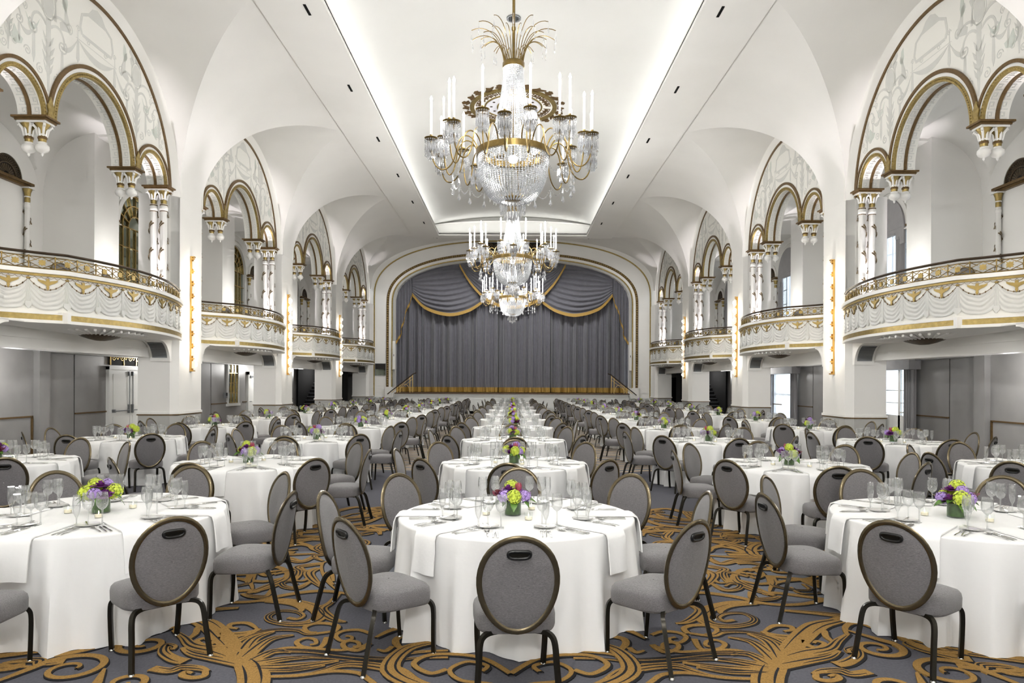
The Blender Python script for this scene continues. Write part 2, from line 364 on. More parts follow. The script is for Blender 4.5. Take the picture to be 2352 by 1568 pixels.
M['tray_dimmed'] = mat('dimmed_tray_plaster', (.865, .865, .85), .6, noise=(.5, .02, 3))  # white plaster darkened so the lamp-lit tray looks less bright
CARPET = [
 ([(1.38, 5.916), (1.64, 6.002), (1.903, 5.886), (2.046, 5.739), (2.215, 5.682), (2.418, 5.715), (2.667, 5.841), (2.835, 5.907), (2.937, 5.845)], [0.05, 0.09, 0.09, 0.07, 0.07, 0.07, 0.09, 0.09, 0.07]),
 ([(2.131, 5.71), (1.854, 5.736), (1.601, 5.585), (1.473, 5.389), (1.496, 5.221), (1.629, 5.173), (1.798, 5.237), (1.865, 5.354), (1.815, 5.475), (1.683, 5.46), (1.6, 5.364), (1.621, 5.286), (1.7, 5.313)], [0.04, 0.12, 0.17, 0.17, 0.14, 0.1, 0.08, 0.07, 0.06, 0.06, 0.05, 0.05, 0.05]),
 ([(2.011, 5.693), (1.787, 5.646), (1.663, 5.529), (1.652, 5.432)], [0.02, 0.07, 0.07, 0.03]),
 ([(1.463, 5.934), (1.474, 5.67), (1.501, 5.526), (1.411, 5.361), (1.314, 5.256), (1.237, 5.23)], [0.05, 0.08, 0.12, 0.12, 0.08, 0.02]),
 ([(1.278, 5.012), (1.271, 5.119), (1.348, 5.186), (1.461, 5.188), (1.51, 5.105), (1.454, 5.015), (1.395, 5.014)], [0.06, 0.06, 0.06, 0.06, 0.05, 0.03, 0.01]),
 ([(1.289, 5.024), (1.442, 4.973), (1.549, 5.051), (1.718, 5.053), (1.848, 4.951), (1.919, 4.799), (1.962, 4.636)], [0.04, 0.05, 0.06, 0.06, 0.08, 0.12, 0.16]),
 ([(0.975, 4.798), (1.02, 4.674), (1.113, 4.706), (1.153, 4.789), (1.122, 4.842), (1.06, 4.82), (1.038, 4.756), (1.073, 4.736)], [0.06, 0.05, 0.05, 0.05, 0.04, 0.04, 0.04, 0.03]),
 ([(1.293, 4.91), (1.291, 4.724), (1.41, 4.726), (1.48, 4.815), (1.442, 4.89), (1.371, 4.867), (1.341, 4.792), (1.374, 4.767)], [0.06, 0.05, 0.05, 0.05, 0.04, 0.04, 0.04, 0.03]),
 ([(1.005, 4.986), (1.104, 5.057), (1.208, 5.035), (1.244, 4.943), (1.178, 4.843), (1.119, 4.864), (1.123, 4.919), (1.169, 4.942)], [0.04, 0.05, 0.05, 0.05, 0.04, 0.04, 0.03, 0.03]),
 ([(0.639, 4.913), (0.717, 4.948), (0.793, 4.904), (0.793, 4.806), (0.727, 4.691), (0.651, 4.649)], [0.04, 0.06, 0.07, 0.07, 0.05, 0.02]),
 ([(0.806, 4.743), (0.839, 4.662), (0.899, 4.693)], [0.05, 0.05, 0.02]),
 ([(0.421, 4.677), (0.65, 4.639), (0.788, 4.544), (1.02, 4.566), (1.348, 4.648), (1.574, 4.631), (1.679, 4.498)], [0.03, 0.05, 0.05, 0.05, 0.05, 0.06, 0.1]),
 ([(0.41, 4.558), (0.636, 4.542), (0.852, 4.484), (1.166, 4.545), (1.394, 4.547), (1.621, 4.442)], [0.03, 0.03, 0.04, 0.05, 0.06, 0.1]),
 ([(0.973, 4.787), (1.122, 4.675), (1.364, 4.705), (1.555, 4.691), (1.672, 4.479)], [0.03, 0.04, 0.04, 0.04, 0.08]),
 ([(1.68, 4.443), (1.581, 4.651), (1.458, 4.63)], [0.14, 0.1, 0.02]),
 ([(1.666, 4.424), (1.462, 4.523), (1.289, 4.55)], [0.14, 0.1, 0.02]),
 ([(1.643, 4.362), (1.353, 4.412), (1.109, 4.495)], [0.16, 0.12, 0.03]),
 ([(1.731, 4.499), (1.689, 4.85), (1.542, 4.947)], [0.16, 0.1, 0.02]),
 ([(1.769, 4.537), (1.798, 4.862), (1.706, 5.018)], [0.16, 0.12, 0.03]),
 ([(1.617, 4.353), (1.37, 4.35), (1.178, 4.419)], [0.1, 0.08, 0.02]),
 ([(0.538, 4.141), (0.603, 4.206), (0.718, 4.351), (0.915, 4.43), (1.063, 4.432), (1.159, 4.348), (1.272, 4.263)], [0.14, 0.14, 0.14, 0.12, 0.1, 0.06, 0.02]),
 ([(0.808, 4.144), (0.856, 4.209), (0.947, 4.307), (1.111, 4.33), (1.307, 4.264), (1.548, 4.241)], [0.05, 0.05, 0.05, 0.05, 0.05, 0.03]),
 ([(1.739, 4.517), (1.645, 4.406), (1.548, 4.204), (1.492, 3.999)], [0.2, 0.26, 0.26, 0.24]),
 ([(1.769, 4.556), (2.024, 4.898), (2.256, 5.169), (2.457, 5.285), (2.703, 5.38), (2.935, 5.437)], [0.16, 0.22, 0.22, 0.14, 0.1, 0.05]),
 ([(1.95, 4.757), (2.089, 4.955), (2.045, 4.822), (2.089, 4.749), (2.174, 4.824), (2.145, 4.877), (2.102, 4.833)], [0.03, 0.08, 0.06, 0.06, 0.05, 0.04, 0.03]),
 ([(1.746, 4.517), (1.97, 4.656), (2.164, 4.739), (2.298, 4.89), (2.438, 5.028)], [0.2, 0.18, 0.12, 0.08, 0.03]),
 ([(2.06, 4.887), (2.197, 5.072), (2.279, 5.085), (2.246, 4.957), (2.254, 4.814)], [0.08, 0.08, 0.07, 0.06, 0.03]),
 ([(1.845, 5.067), (1.961, 5.185), (2.068, 5.171), (2.06, 5.098), (1.985, 5.069)], [0.03, 0.06, 0.06, 0.05, 0.03]),
 ([(1.832, 5.067), (1.873, 4.952), (1.97, 4.926), (2.046, 4.931)], [0.06, 0.07, 0.05, 0.02]),
 ([(1.857, 5.02), (1.928, 4.987), (2.055, 4.972)], [0.05, 0.04, 0.02]),
 ([(1.791, 4.634), (1.886, 4.715), (2.003, 4.733), (2.057, 4.677), (2.008, 4.617), (1.954, 4.636)], [0.05, 0.04, 0.04, 0.04, 0.04, 0.02]),
 ([(1.688, 4.425), (1.913, 4.519), (2.097, 4.594), (2.216, 4.699)], [0.14, 0.12, 0.09, 0.04]),
 ([(1.872, 4.321), (1.957, 4.366), (2.07, 4.376), (2.118, 4.324), (2.245, 4.36)], [0.03, 0.09, 0.1, 0.1, 0.1]),
 ([(1.894, 4.321), (1.871, 4.253), (1.927, 4.221), (2.006, 4.255), (2.009, 4.306), (1.958, 4.288)], [0.05, 0.06, 0.06, 0.06, 0.05, 0.03]),
 ([(2.083, 4.466), (2.176, 4.504), (2.302, 4.62), (2.346, 4.742), (2.281, 4.72), (2.267, 4.659)], [0.12, 0.12, 0.1, 0.08, 0.06, 0.04]),
 ([(2.407, 4.981), (2.47, 5.147), (2.571, 5.248), (2.646, 5.224)], [0.03, 0.06, 0.07, 0.06]),
 ([(1.696, 6.878), (1.858, 6.97), (1.834, 6.732), (1.684, 6.336), (1.518, 6.034)], [0.02, 0.03, 0.04, 0.04, 0.02]),
 ([(1.601, 6.28), (1.675, 6.507), (1.731, 6.567), (1.676, 6.373), (1.574, 6.172)], [0.03, 0.06, 0.07, 0.06, 0.03]),
 ([(2.025, 7.276), (2.092, 6.974), (2.292, 7.091), (2.547, 7.143), (2.811, 7.148), (3.047, 7.2)], [0.05, 0.12, 0.16, 0.14, 0.1, 0.05]),
 ([(1.863, 6.903), (1.983, 6.84), (2.065, 6.736), (1.85, 6.529)], [0.12, 0.14, 0.12, 0.02]),
 ([(1.862, 6.732), (1.905, 6.57), (1.806, 6.338), (1.643, 6.087)], [0.1, 0.14, 0.12, 0.05]),
 ([(2.089, 6.514), (2.216, 6.718), (2.35, 6.749), (2.37, 6.578), (2.268, 6.451), (2.235, 6.576), (2.249, 6.536)], [0.06, 0.09, 0.09, 0.08, 0.06, 0.05, 0.03]),
 ([(2.103, 6.573), (2.05, 6.342), (2.128, 6.112), (2.237, 5.914)], [0.06, 0.14, 0.16, 0.05]),
 ([(2.094, 6.38), (2.234, 6.265), (2.476, 6.349), (2.683, 6.39)], [0.05, 0.08, 0.07, 0.03]),
 ([(2.522, 6.85), (2.542, 6.662), (2.706, 6.656), (2.82, 6.586)], [0.04, 0.08, 0.08, 0.03]),
 ([(2.235, 6.029), (2.356, 6.256), (2.541, 6.38), (2.721, 6.429), (2.935, 6.548), (3.045, 6.503)], [0.03, 0.06, 0.07, 0.07, 0.06, 0.03]),
 ([(1.806, 6.265), (1.862, 6.073), (1.985, 6.109), (2.051, 6.233), (1.976, 6.275), (1.899, 6.177)], [0.05, 0.1, 0.09, 0.07, 0.05, 0.03]),
 ([(2.031, 6.735), (1.887, 6.491), (1.878, 6.295), (2.027, 6.334)], [0.05, 0.05, 0.05, 0.03]),
 ([(2.255, 6.977), (2.38, 7.002), (2.5, 6.915), (2.358, 6.804)], [0.08, 0.12, 0.1, 0.02]),
 ([(2.683, 6.39), (2.731, 6.209), (2.756, 6.105), (2.64, 6.002), (2.489, 5.999), (2.477, 6.169)], [0.12, 0.12, 0.08, 0.05, 0.05, 0.03]),
 ([(2.068, 6.026), (2.04, 5.831), (2.177, 5.834), (2.28, 5.898)], [0.05, 0.12, 0.1, 0.04]),
 ([(2.887, 6.394), (3.045, 6.55), (3.112, 6.397), (3.123, 6.215)], [0.05, 0.08, 0.1, 0.1]),
 ([(1.92, 9.846), (2.237, 10.018), (2.481, 9.668), (2.668, 9.588), (2.568, 9.119), (2.296, 8.948), (2.0, 9.09), (1.889, 9.18), (1.934, 9.066)], [0.1, 0.14, 0.16, 0.14, 0.12, 0.1, 0.08, 0.07, 0.05]),
 ([(1.758, 9.255), (1.906, 8.865), (2.235, 8.71), (2.554, 8.809), (2.697, 9.239), (2.681, 9.521)], [0.08, 0.14, 0.14, 0.12, 0.1, 0.05]),
 ([(1.52, 8.443), (1.902, 8.518), (2.241, 8.459), (2.416, 8.333), (2.814, 8.279)], [0.1, 0.16, 0.16, 0.14, 0.08]),
 ([(2.02, 8.029), (2.279, 8.094), (2.483, 8.099), (2.617, 8.012), (2.524, 7.888), (2.406, 7.978)], [0.1, 0.12, 0.12, 0.1, 0.08, 0.05]),
 ([(1.978, 7.809), (2.115, 7.556), (2.308, 7.738), (2.594, 7.982)], [0.05, 0.08, 0.08, 0.04]),
 ([(3.064, 7.792), (2.803, 7.86), (2.591, 7.592), (2.558, 7.277), (2.82, 7.234)], [0.08, 0.18, 0.22, 0.2, 0.1]),
 ([(2.049, 7.451), (2.291, 7.683), (2.45, 7.579), (2.452, 7.424), (2.294, 7.482)], [0.05, 0.09, 0.09, 0.07, 0.04]),
 ([(1.921, 7.686), (2.065, 7.744), (2.108, 7.53), (1.953, 7.324), (1.855, 7.422)], [0.06, 0.12, 0.12, 0.1, 0.05]),
 ([(1.818, 7.371), (1.939, 7.275), (2.034, 7.18), (1.888, 6.993)], [0.08, 0.12, 0.1, 0.03]),
 ([(3.057, 7.709), (3.312, 7.825), (3.459, 7.718), (3.426, 7.504), (3.152, 7.448)], [0.1, 0.16, 0.16, 0.12, 0.06]),
 ([(2.818, 8.291), (2.891, 8.108), (2.894, 7.931), (2.721, 7.813)], [0.08, 0.1, 0.08, 0.03]),
 ([(2.922, 7.494), (3.047, 7.345), (3.333, 7.302), (3.678, 7.509)], [0.1, 0.14, 0.14, 0.06]),
]
# ------------------------------------------------------------------ floor and carpet
def carpet_mat():
    m = bpy.data.materials.new('patterned_carpet'); m.use_nodes = True; nt = m.node_tree; b = nt.nodes['Principled BSDF']
    b.inputs['Roughness'].default_value = .95; b.inputs['Specular IOR Level'].default_value = .1
    N = nt.nodes.new; L = nt.links.new
    tc = N('ShaderNodeTexCoord'); sp = N('ShaderNodeSeparateXYZ'); L(tc.outputs['Object'], sp.inputs[0])
    # pale swirling field beyond the plain border strip
    wn = N('ShaderNodeTexNoise'); wn.inputs['Scale'].default_value = .9; wn.inputs['Detail'].default_value = 1.5
    L(tc.outputs['Object'], wn.inputs['Vector'])
    wv = N('ShaderNodeTexWave'); wv.wave_type = 'RINGS'; wv.inputs['Scale'].default_value = .55; wv.inputs['Distortion'].default_value = 9
    wv.inputs['Detail'].default_value = 1; wv.inputs['Detail Scale'].default_value = .8
    L(tc.outputs['Object'], wv.inputs['Vector'])
    rp = N('ShaderNodeValToRGB'); e = rp.color_ramp.elements; rp.color_ramp.interpolation = 'CONSTANT'
    e[0].position = 0; e[0].color = (*lin((.42, .42, .43)), 1)
    e[1].position = .42; e[1].color = (*lin((.80, .73, .62)), 1)
    x = e.new(.62); x.color = (*lin((.62, .58, .53)), 1); x = e.new(.74); x.color = (*lin((.72, .60, .42)), 1); x = e.new(.86); x.color = (*lin((.36, .36, .38)), 1)
    L(wv.outputs['Color'], rp.inputs['Fac'])
    plain = N('ShaderNodeTexNoise'); plain.inputs['Scale'].default_value = 60; plain.inputs['Detail'].default_value = 2
    L(tc.outputs['Object'], plain.inputs['Vector'])
    r2 = N('ShaderNodeValToRGB'); r2.color_ramp.elements[0].color = (*lin((.30, .30, .32)), 1); r2.color_ramp.elements[1].color = (*lin((.40, .40, .43)), 1)
    L(plain.outputs['Fac'], r2.inputs['Fac'])
    st = N('ShaderNodeMath'); st.operation = 'GREATER_THAN'; st.inputs[1].default_value = 14.2; L(sp.outputs['Y'], st.inputs[0])
    mx = N('ShaderNodeMix'); mx.data_type = 'RGBA'; L(st.outputs[0], mx.inputs[0]); L(r2.outputs['Color'], mx.inputs[6]); L(rp.outputs['Color'], mx.inputs[7])
    L(mx.outputs[2], b.inputs['Base Color'])
    return m
def pile(name, rgb, var=.12):
    m = mat(name, rgb, .95, noise=(90, var, 2), spec=.1); return m
floor = tag(obj('floor', MB().box(-12.2, 12.2, YB - .3, YE + .2, -.25, 0), carpet_mat()), kind='structure')
g_gold = MB(); g_dark = MB(); g_light = MB()
def fl(a, b, d): return (a, b, d)
NSTR = [0]
def stroke(P, Wd, mir, k=.74):
    NSTR[0] += 1; zz = .003 + NSTR[0] * 1.6e-5
    P = [mir(p) for p in P]
    pth = smooth_path(P, 6); n = len(pth); m = len(P) - 1
    ws = []
    for i in range(n):
        t = i / (n - 1) * m; j = min(int(t), m - 1); f = t - j
        ws.append((Wd[j] * (1 - f) + Wd[j + 1] * f) * k)
    g_dark.band([(x + .010, y - .012) for x, y in pth], [w + .010 for w in ws], fl, -.01, zz)
    g_gold.band(pth, ws, fl, -.01, zz + .004)
    if max(ws) > .068 and n > 12:      # engraved dark lines along the broad leaves
        for q, (a, b) in ((.22, (.12, .80)), (-.24, (.30, .94))):
            i0, i1 = int(n*a), int(n*b); seg = []
            for i in range(i0, i1):
                x0, y0 = pth[i-1]; x1, y1 = pth[i+1]; l = math.hypot(x1-x0, y1-y0) or 1
                seg.append((pth[i][0] - (y1-y0)/l*ws[i]*q, pth[i][1] + (x1-x0)/l*ws[i]*q))
            if len(seg) > 3: g_dark.band(seg, [.015*sin(pi*(j + .5)/len(seg)) + .002 for j in range(len(seg))], fl, 0, zz + .0046)
for P, Wd in CARPET:
    for mir in (lambda p: p, lambda p: (-p[0], p[1])):
        stroke(P, Wd, mir)
    cx = sum(p[0] for p in P) / len(P)
    if cx > 1.2:
        for mir in (lambda p: (5.1 - p[0], p[1] + .1), lambda p: (-5.1 + p[0], p[1] + .1)):
            stroke(P, Wd, mir)
    # the same drawing turned to fill the strip behind
    if sum(p[1] for p in P) / len(P) < 6.3:
        for mir in (lambda p: (p[0] * 1.05 - .35, 14.6 - p[1] * 1.02), lambda p: (-p[0] * 1.05 + .35, 14.6 - p[1] * 1.02)):
            if all(6.1 < mir(p)[1] < 10.1 for p in P): stroke(P, Wd, mir, .7)
for s in (-1, 1):
    for cx, cy, r, a0, hd in ((2.75, 4.35, .24, 0, 1), (3.3, 4.2, .20, 2, -1), (2.5, 4.75, .18, 1, -1), (3.0, 4.85, .22, 3, 1), (3.6, 4.7, .25, 1, 1), (3.4, 5.3, .22, 2, -1), (2.3, 4.15, .16, 0, -1)):
        sp = [(cx + r*(1 - .85*i/22)*cos(a0 + hd*2*pi*1.5*i/22), cy + r*(1 - .85*i/22)*sin(a0 + hd*2*pi*1.5*i/22)) for i in range(23)]
        stroke([(cx + r*1.9*cos(a0 - hd*.7), cy + r*1.9*sin(a0 - hd*.7))] + sp, [.02] + [.075*(1 - .6*i/22) for i in range(23)], lambda p: (p[0]*s, p[1]))
# centre motif under the near chair
for s in (-1, 1):
    for P, Wd in (([(0, 4.05), (.12*s, 4.15), (.3*s, 4.2), (.38*s, 4.35), (.28*s, 4.48), (.15*s, 4.42), (.18*s, 4.33)], [.04]*7),
                  ([(0, 4.3), (.2*s, 4.55), (.5*s, 4.6), (.62*s, 4.45), (.5*s, 4.3), (.4*s, 4.36)], [.05]*6),
                  ([(.1*s, 4.0), (.5*s, 4.1), (.75*s, 4.35), (.7*s, 4.7), (.45*s, 4.85)], [.1, .16, .18, .14, .04]),
                  ([(0, 5.0), (.4*s, 5.2), (.8*s, 5.1), (.95*s, 4.9)], [.05, .08, .08, .03])):
        stroke(P, Wd, lambda p: p)
zone = [(-4.6, 6.1), (-3.4, 5.9), (-2.85, 5.98), (-2.4, 5.78), (-2.05, 5.80), (-1.64, 6.05), (-1.0, 5.9), (0, 6.1), (1.0, 5.9), (1.64, 6.05), (2.05, 5.80), (2.4, 5.78), (2.85, 5.98), (3.4, 5.9), (4.6, 6.1), (4.6, 7.2), (0, 7.6), (-4.6, 7.2)]
g_light.prism(zone, fl, -.01, .0015)
obj('scroll_pattern', g_gold, pile('gold_pile', (.58, .455, .26), .22), floor)
obj('scroll_outline', g_dark, pile('black_pile', (.16, .16, .17)), floor)
obj('pale_ground', g_light, pile('blue_grey_pile', (.44, .45, .48)), floor)

# ------------------------------------------------------------------ ceiling
soff = MB()
YT1 = 37.2
for a, b, c, d in ((-UF, -UT, YB, 37.75), (UT, UF, YB, 37.75), (-UT, UT, YT1, 37.75), (-UT, UT, YB, -9.6)):
    soff.box(a, b, c, d, ZF, ZF + .14)
ceil = tag(obj('ceiling', soff, M['white']), kind='structure')
tray = MB()
def tray_fn(s, t):
    x = -4.75 + 9.5 * s; y = -10.2 + (38.1 + 10.2) * t
    return (x, y, 10.25 + .62 * (1 - (x / 4.75) ** 2) ** .8)
tray.grid(tray_fn, 24, 4)
tray.add([tray_fn(i / 24, 1) for i in range(25)] + [(-4.75 + 9.5 * i / 24, 38.1, ZF + .1) for i in range(25)],
         [(i, i + 1, 26 + i, 25 + i) for i in range(24)])
tray.add([tray_fn(i / 24, 0) for i in range(25)] + [(-4.75 + 9.5 * i / 24, -10.2, ZF + .1) for i in range(25)],
         [(i, i + 1, 26 + i, 25 + i) for i in range(24)])
for s in (-1, 1):
    tray.add([(s * 4.75, -10.2, ZF + .1), (s * 4.75, 38.1, ZF + .1), (s * 4.75, 38.1, 10.3), (s * 4.75, -10.2, 10.3)], [(0, 1, 2, 3)])
obj('tray_vault', tray, M['tray_dimmed'], ceil, 40)
lip = MB()
for s in (-1, 1): lip.box(min(s*UT, s*(UT+.06)), max(s*UT, s*(UT+.06)), -9.6, YT1, ZF + .1, ZF + .2)
lip.box(-UT, UT, YT1, YT1 + .06, ZF + .1, ZF + .2)
obj('tray_lip', lip, M['white'], ceil)

# nave vault: penetrations (barrels over each bay) and the webs between them
ZL0 = ZBC; ZL1 = ZBC + RV
def zl(u): return ZL0 + (ZL1 - ZL0) * sqrt(max(0, 1 - ((u - UF) / (UN - UF)) ** 2))
def ul(z): return UF + (UN - UF) * sqrt(max(0, 1 - ((z - ZL0) / (ZL1 - ZL0)) ** 2))
def zt(v): return ZBC + sqrt(max(0, RV * RV - v * v))
def zend(u): return 7.45 + 3.15 * (max(0, 1 - (u / 8.62) ** 2.5)) ** (1 / 2.5)
def uend(z):
    q = max(0, min(1, (z - 7.45) / 3.15)); return 8.62 * (1 - q ** 2.5) ** (1 / 2.5)
def web(last, far_only=False):
    mb = MB(); n = 40
    def f(s, t):
        th = pi * s; v = -RV * cos(th); z = ZBC + RV * sin(th)
        ue = ul(z)
        if last and v > 0: ue = min(UN, uend(z)) if z > 7.45 else UN
        return (-(UN + (ue - UN) * t), v, z)
    mb.grid(f, n, 6); return mb
def pend():
    mb = MB()
    def f(s, t):
        th = pi / 2 * s; z = ZBC + RV * sin(th); u = ul(z); v = RV * cos(th)
        return (-u, v + (PITCH - 2 * v) * t, z)
    mb.grid(f, 20, 8); return mb
me_web = web(False).mesh('vault_web', M['white'], 60); me_web_l = web(True).mesh('vault_web', M['white'], 60)
me_pend = pend().mesh('vault_pendentive', M['white'], 60)
vl = empty('ceiling_vault', kind='structure'); vl.name = 'ceiling_vault'
for k in BAYS:
    obj('vault_web', me_web_l if k == 3 else me_web, None, vl, loc=(0, bay_c(k), 0))
for k in [-2] + BAYS[:-1]:
    obj('vault_pendentive', me_pend, None, vl, loc=(0, bay_c(k), 0))
vr = tree_copy(vl); vr.scale = (-1, 1, 1); vr['kind'] = 'structure'
def eb_build():
    mb = MB(); n = 70
    for s in (-1, 1):
        def f(a, t):
            u = 8.62 * (1 - a) ** .8 if a < 1 else 0
            z = zend(u); y0 = 37.72
            if z < ZBC + RV and u > 5.0:
                vv = sqrt(max(0, RV * RV - (z - ZBC) ** 2)); y0 = max(y0, 37.7 + vv)
            return (s * u, y0 + (YE - y0) * t, z)
        mb.grid(f, n, 3)
    return mb
obj('end_vault', eb_build(), M['white'], ceil, 40)
obj('light_block_slab', MB().box(-12.4, 12.4, YB - .3, YE + 6, 11.3, 11.5), M['white'], ceil)  # unseen slab added above the vaults to stop world light leaking in
# slot diffusers in the soffit
slot = MB().box(-.028, .028, -.21, .21, -.012, .02).mesh('slot', M['black'])
for j, y in enumerate((10.8, 14.7, 18.6, 22.5, 26.4, 30.3, 34.2)):
    for s in (-1, 1):
        o = obj('ceiling_slot_vent', slot, None, None, loc=(s * 4.36, y, ZF))
        tag(o, 'short black air slot in the %s ceiling band, %s from the stage' % ('left' if s < 0 else 'right', ['seventh','sixth','fifth','fourth','third','second','first'][j]), 'air vent', 'ceiling slot vents')

# ------------------------------------------------------------------ side walls: built for the left, copied and mirrored for the right
wl = empty('wall_left', kind='structure')
def YZ(u): return lambda a, b, d: (-(u - d), a, b)

def pillar_mb(z0, z1, g=0.):
    pl = [(9.35 + g, -.8 - g), (8.55 - g*.4, -.8 - g), (8.40 - g, -.62 - g*.4), (8.40 - g, .62 + g*.4), (8.55 - g*.4, .8 + g), (9.35 + g, .8 + g)]
    return MB().prism(pl, lambda a, b, d: (-a, b, d), z0, z1)
me_p = pillar_mb(1.02, 6.5).mesh('pillar', M['white'])
me_pd = pillar_mb(0, 1.0, -.004).mesh('pillar_dado', M['dado'])
rl = MB().merge(pillar_mb(.955, .985, .018)); me_rail = rl.mesh('gold_rail', M['brown'])
me_rail2 = MB().merge(pillar_mb(.985, 1.045, .03)).mesh('white_rail', M['stone'])
me_base = pillar_mb(0, .16, .02).mesh('plinth', M['dado'])
for k in [-2] + BAYS:
    y = bay_c(k) + PITCH / 2
    if y < YB: continue
    p = obj('pillar', me_p, None, wl, loc=(0, y, 0))
    for nm, me in (('pillar_dado', me_pd), ('gold_rail', me_rail), ('white_rail', me_rail2), ('plinth', me_base)): obj(nm, me, None, p)

# arcade wall of one bay
VP = 1.50; VC = 2.96; RB = 1.30; RS = .58; VS = (VP + VC) / 2
def zbot(v):
    a = abs(v)
    if a < RB: return ZSP + sqrt(RB*RB - v*v)
    if abs(a - VS) < RS: return ZSP + sqrt(RS*RS - (a - VS)**2)
    return ZSP
def arc_face(u):
    mb = MB(); vs = []
    for c, r in ((0, RB), (VS, RS), (-VS, RS)):
        for i in range(33): vs.append(c - r * cos(pi * i / 32))
    vs += [-RBIG + 2 * RBIG * i / 60 for i in range(61)]
    vs = sorted(set(round(x, 4) for x in vs if -RBIG <= x <= RBIG))
    tops = [ZBC + sqrt(max(0, RBIG**2 - v*v)) for v in vs]
    n = len(vs)
    mb.add([(-u, v, zbot(v)) for v in vs] + [(-u, v, max(t, zbot(v))) for v, t in zip(vs, tops)],
           [(i, i+1, n+i+1, n+i) for i in range(n-1)])
    return mb
aw = arc_face(UA).merge(arc_face(UB))
for c, r in ((0, RB), (VS, RS), (-VS, RS)): # soffits
    aw.grid(lambda s, t, c=c, r=r: (-(UA + (UB-UA)*t), c - r*cos(pi*s), ZSP + r*sin(pi*s)), 28, 1)
for v0, v1 in ((-RBIG, -VS-RS), (-VS+RS, -RB), (RB, VS-RS), (VS+RS, RBIG)):
    aw.add([(-UA, v0, ZSP), (-UA, v1, ZSP), (-UB, v1, ZSP), (-UB, v0, ZSP)], [(0, 1, 2, 3)])
me_aw = aw.mesh('arcade_wall', M['fascia'], 40)
# splayed rib around the bay, down to the gallery
rib = MB()
def ribp(s):
    if s < .2: return ('j', -1, s / .2)
    if s > .8: return ('j', 1, (1 - s) / .2)
    return ('a', (s - .2) / .6, 0)
def ribf(s, t):
    k = ribp(s); r = RBIG + (RV - RBIG) * t; u = UA + (UN - UA) * t
    if k[0] == 'j': return (-u, k[1] * r, ZAF - .2 + (ZBC - ZAF + .2) * k[2])
    return (-u, -r * cos(pi * k[1]), ZBC + r * sin(pi * k[1]))
rib.grid(ribf, 60, 1)
rib.arcband(0, ZBC, RV, RV + .05, UN - .03, UN + .02, n=48)
me_rib = rib.mesh('bay_rib', M['rib'], 40)
gl_ = MB().arcband(0, ZBC, RBIG - .065, RBIG + .005, UA - .03, UA + .02, n=56)
me_gline = gl_.mesh('gold_line', M['brown'], 40)
def ring_set(c, r, w):
    a = MB().arcband(c, ZSP, r - .002, r + w*.38, UA - .035, UA + .02, n=36)
    b = MB().arcband(c, ZSP, r + w*.38, r + w*.68, UA - .02, UA + .02, n=36)
    d = MB().arcband(c, ZSP, r + w*.68, r + w, UA - .045, UA + .02, n=36)
    beads = MB()
    nb = int(pi * r / .055)
    for i in range(nb):
        an = pi * (i + .5) / nb
        y, z = c + (r + w*.19) * cos(an), ZSP + (r + w*.19) * sin(an)
        beads.lathe([(0, -.018), (.02, 0), (0, .018)], 5, (-(UA - .035), y, z))
    a.merge(beads)
    return a, b, d
rings = [ring_set(0, RB, .235), ring_set(VS, RS, .19), ring_set(-VS, RS, .19)]
me_rings = [[x.mesh(n, mm, 40) for x, n, mm in zip(r, ('gilded_band', 'white_band', 'outer_gilded_band'), (M['gold'], M['stone'], M['brown']))] for r in rings]
# soffit dressings: two meander bands and a brown strip
def soffit(c, r):
    br = MB().arcband(c, ZSP, r - .03, r + .01, (UA+UB)/2 - .03, (UA+UB)/2 + .03, n=30)
    mean = MB(); n = max(8, int(pi * r / .16))
    for i in range(n):
        for u0 in (UA + .05, UB - .17):
            a0 = pi * (i + .1) / n; a1 = pi * (i + .9) / n; da = a1 - a0
            for (p, q, s0, s1) in ((0, 1, 0, .14), (0, .16, 0, 1), (.84, 1, 0, .7), (.36, 1, .56, .7), (.36, .52, .3, .7)):
                mean.arcband(c, ZSP, r - .012, r + .004, u0 + .12*s0, u0 + .12*s1, a0 + da*p, a0 + da*q, 2)
    return br.mesh('soffit_strip', M['brown'], 40), mean.mesh('meander_relief', M['mean'])
me_sof = [soffit(0, RB), soffit(VS, RS), soffit(-VS, RS)]
# capital (shared by pendants and columns): bell, gilded leaves, abacus, and urn bottom
cap = MB().lathe([(.062, -.36), (.07, -.30), (.066, -.24), (.075, -.16), (.10, -.08), (.135, -.03), (.135, 0)], 12)
me_cap = cap.mesh('capital_bell', M['gold'], 50)
vol = MB()
for i in range(4):
    a = pi/4 + i*pi/2
    vol.tube([(.07*cos(a), .07*sin(a), -.26), (.10*cos(a), .10*sin(a), -.12), (.16*cos(a), .16*sin(a), -.06), (.165*cos(a), .165*sin(a), -.10)], [.02, .024, .028, .02], 6)
    b = i*pi/2
    vol.tube([(.068*cos(b), .068*sin(b), -.26), (.085*cos(b), .085*sin(b), -.16), (.11*cos(b), .11*sin(b), -.12)], [.022, .022, .008], 5)
vol.box(-.135, .135, -.135, .135, -.035, 0)
vol.lathe([(.076, -.25), (.08, -.235), (.076, -.22)], 12)
me_vol = vol.mesh('capital_leaves', M['stone'], 50)
urn = MB(); NS = 16
urn.grid(lambda s, t: (lambda rz, an: ((rz[0] * (1 + (.06 * abs(cos(8*an)) if .015 < rz[0] else 0))) * cos(an), rz[0] * (1 + .06*abs(cos(8*an))) * sin(an), rz[1]))(
    [(.06, -.36), (.075, -.375), (.06, -.39), (.105, -.43), (.11, -.48), (.085, -.53), (.03, -.56), (.018, -.575), (.024, -.595), (.002, -.625)][min(9, round(t*9))], 2*pi*s), 32, 9, cu=True)
me_urn = urn.mesh('urn_drop', M['stone'], 60)
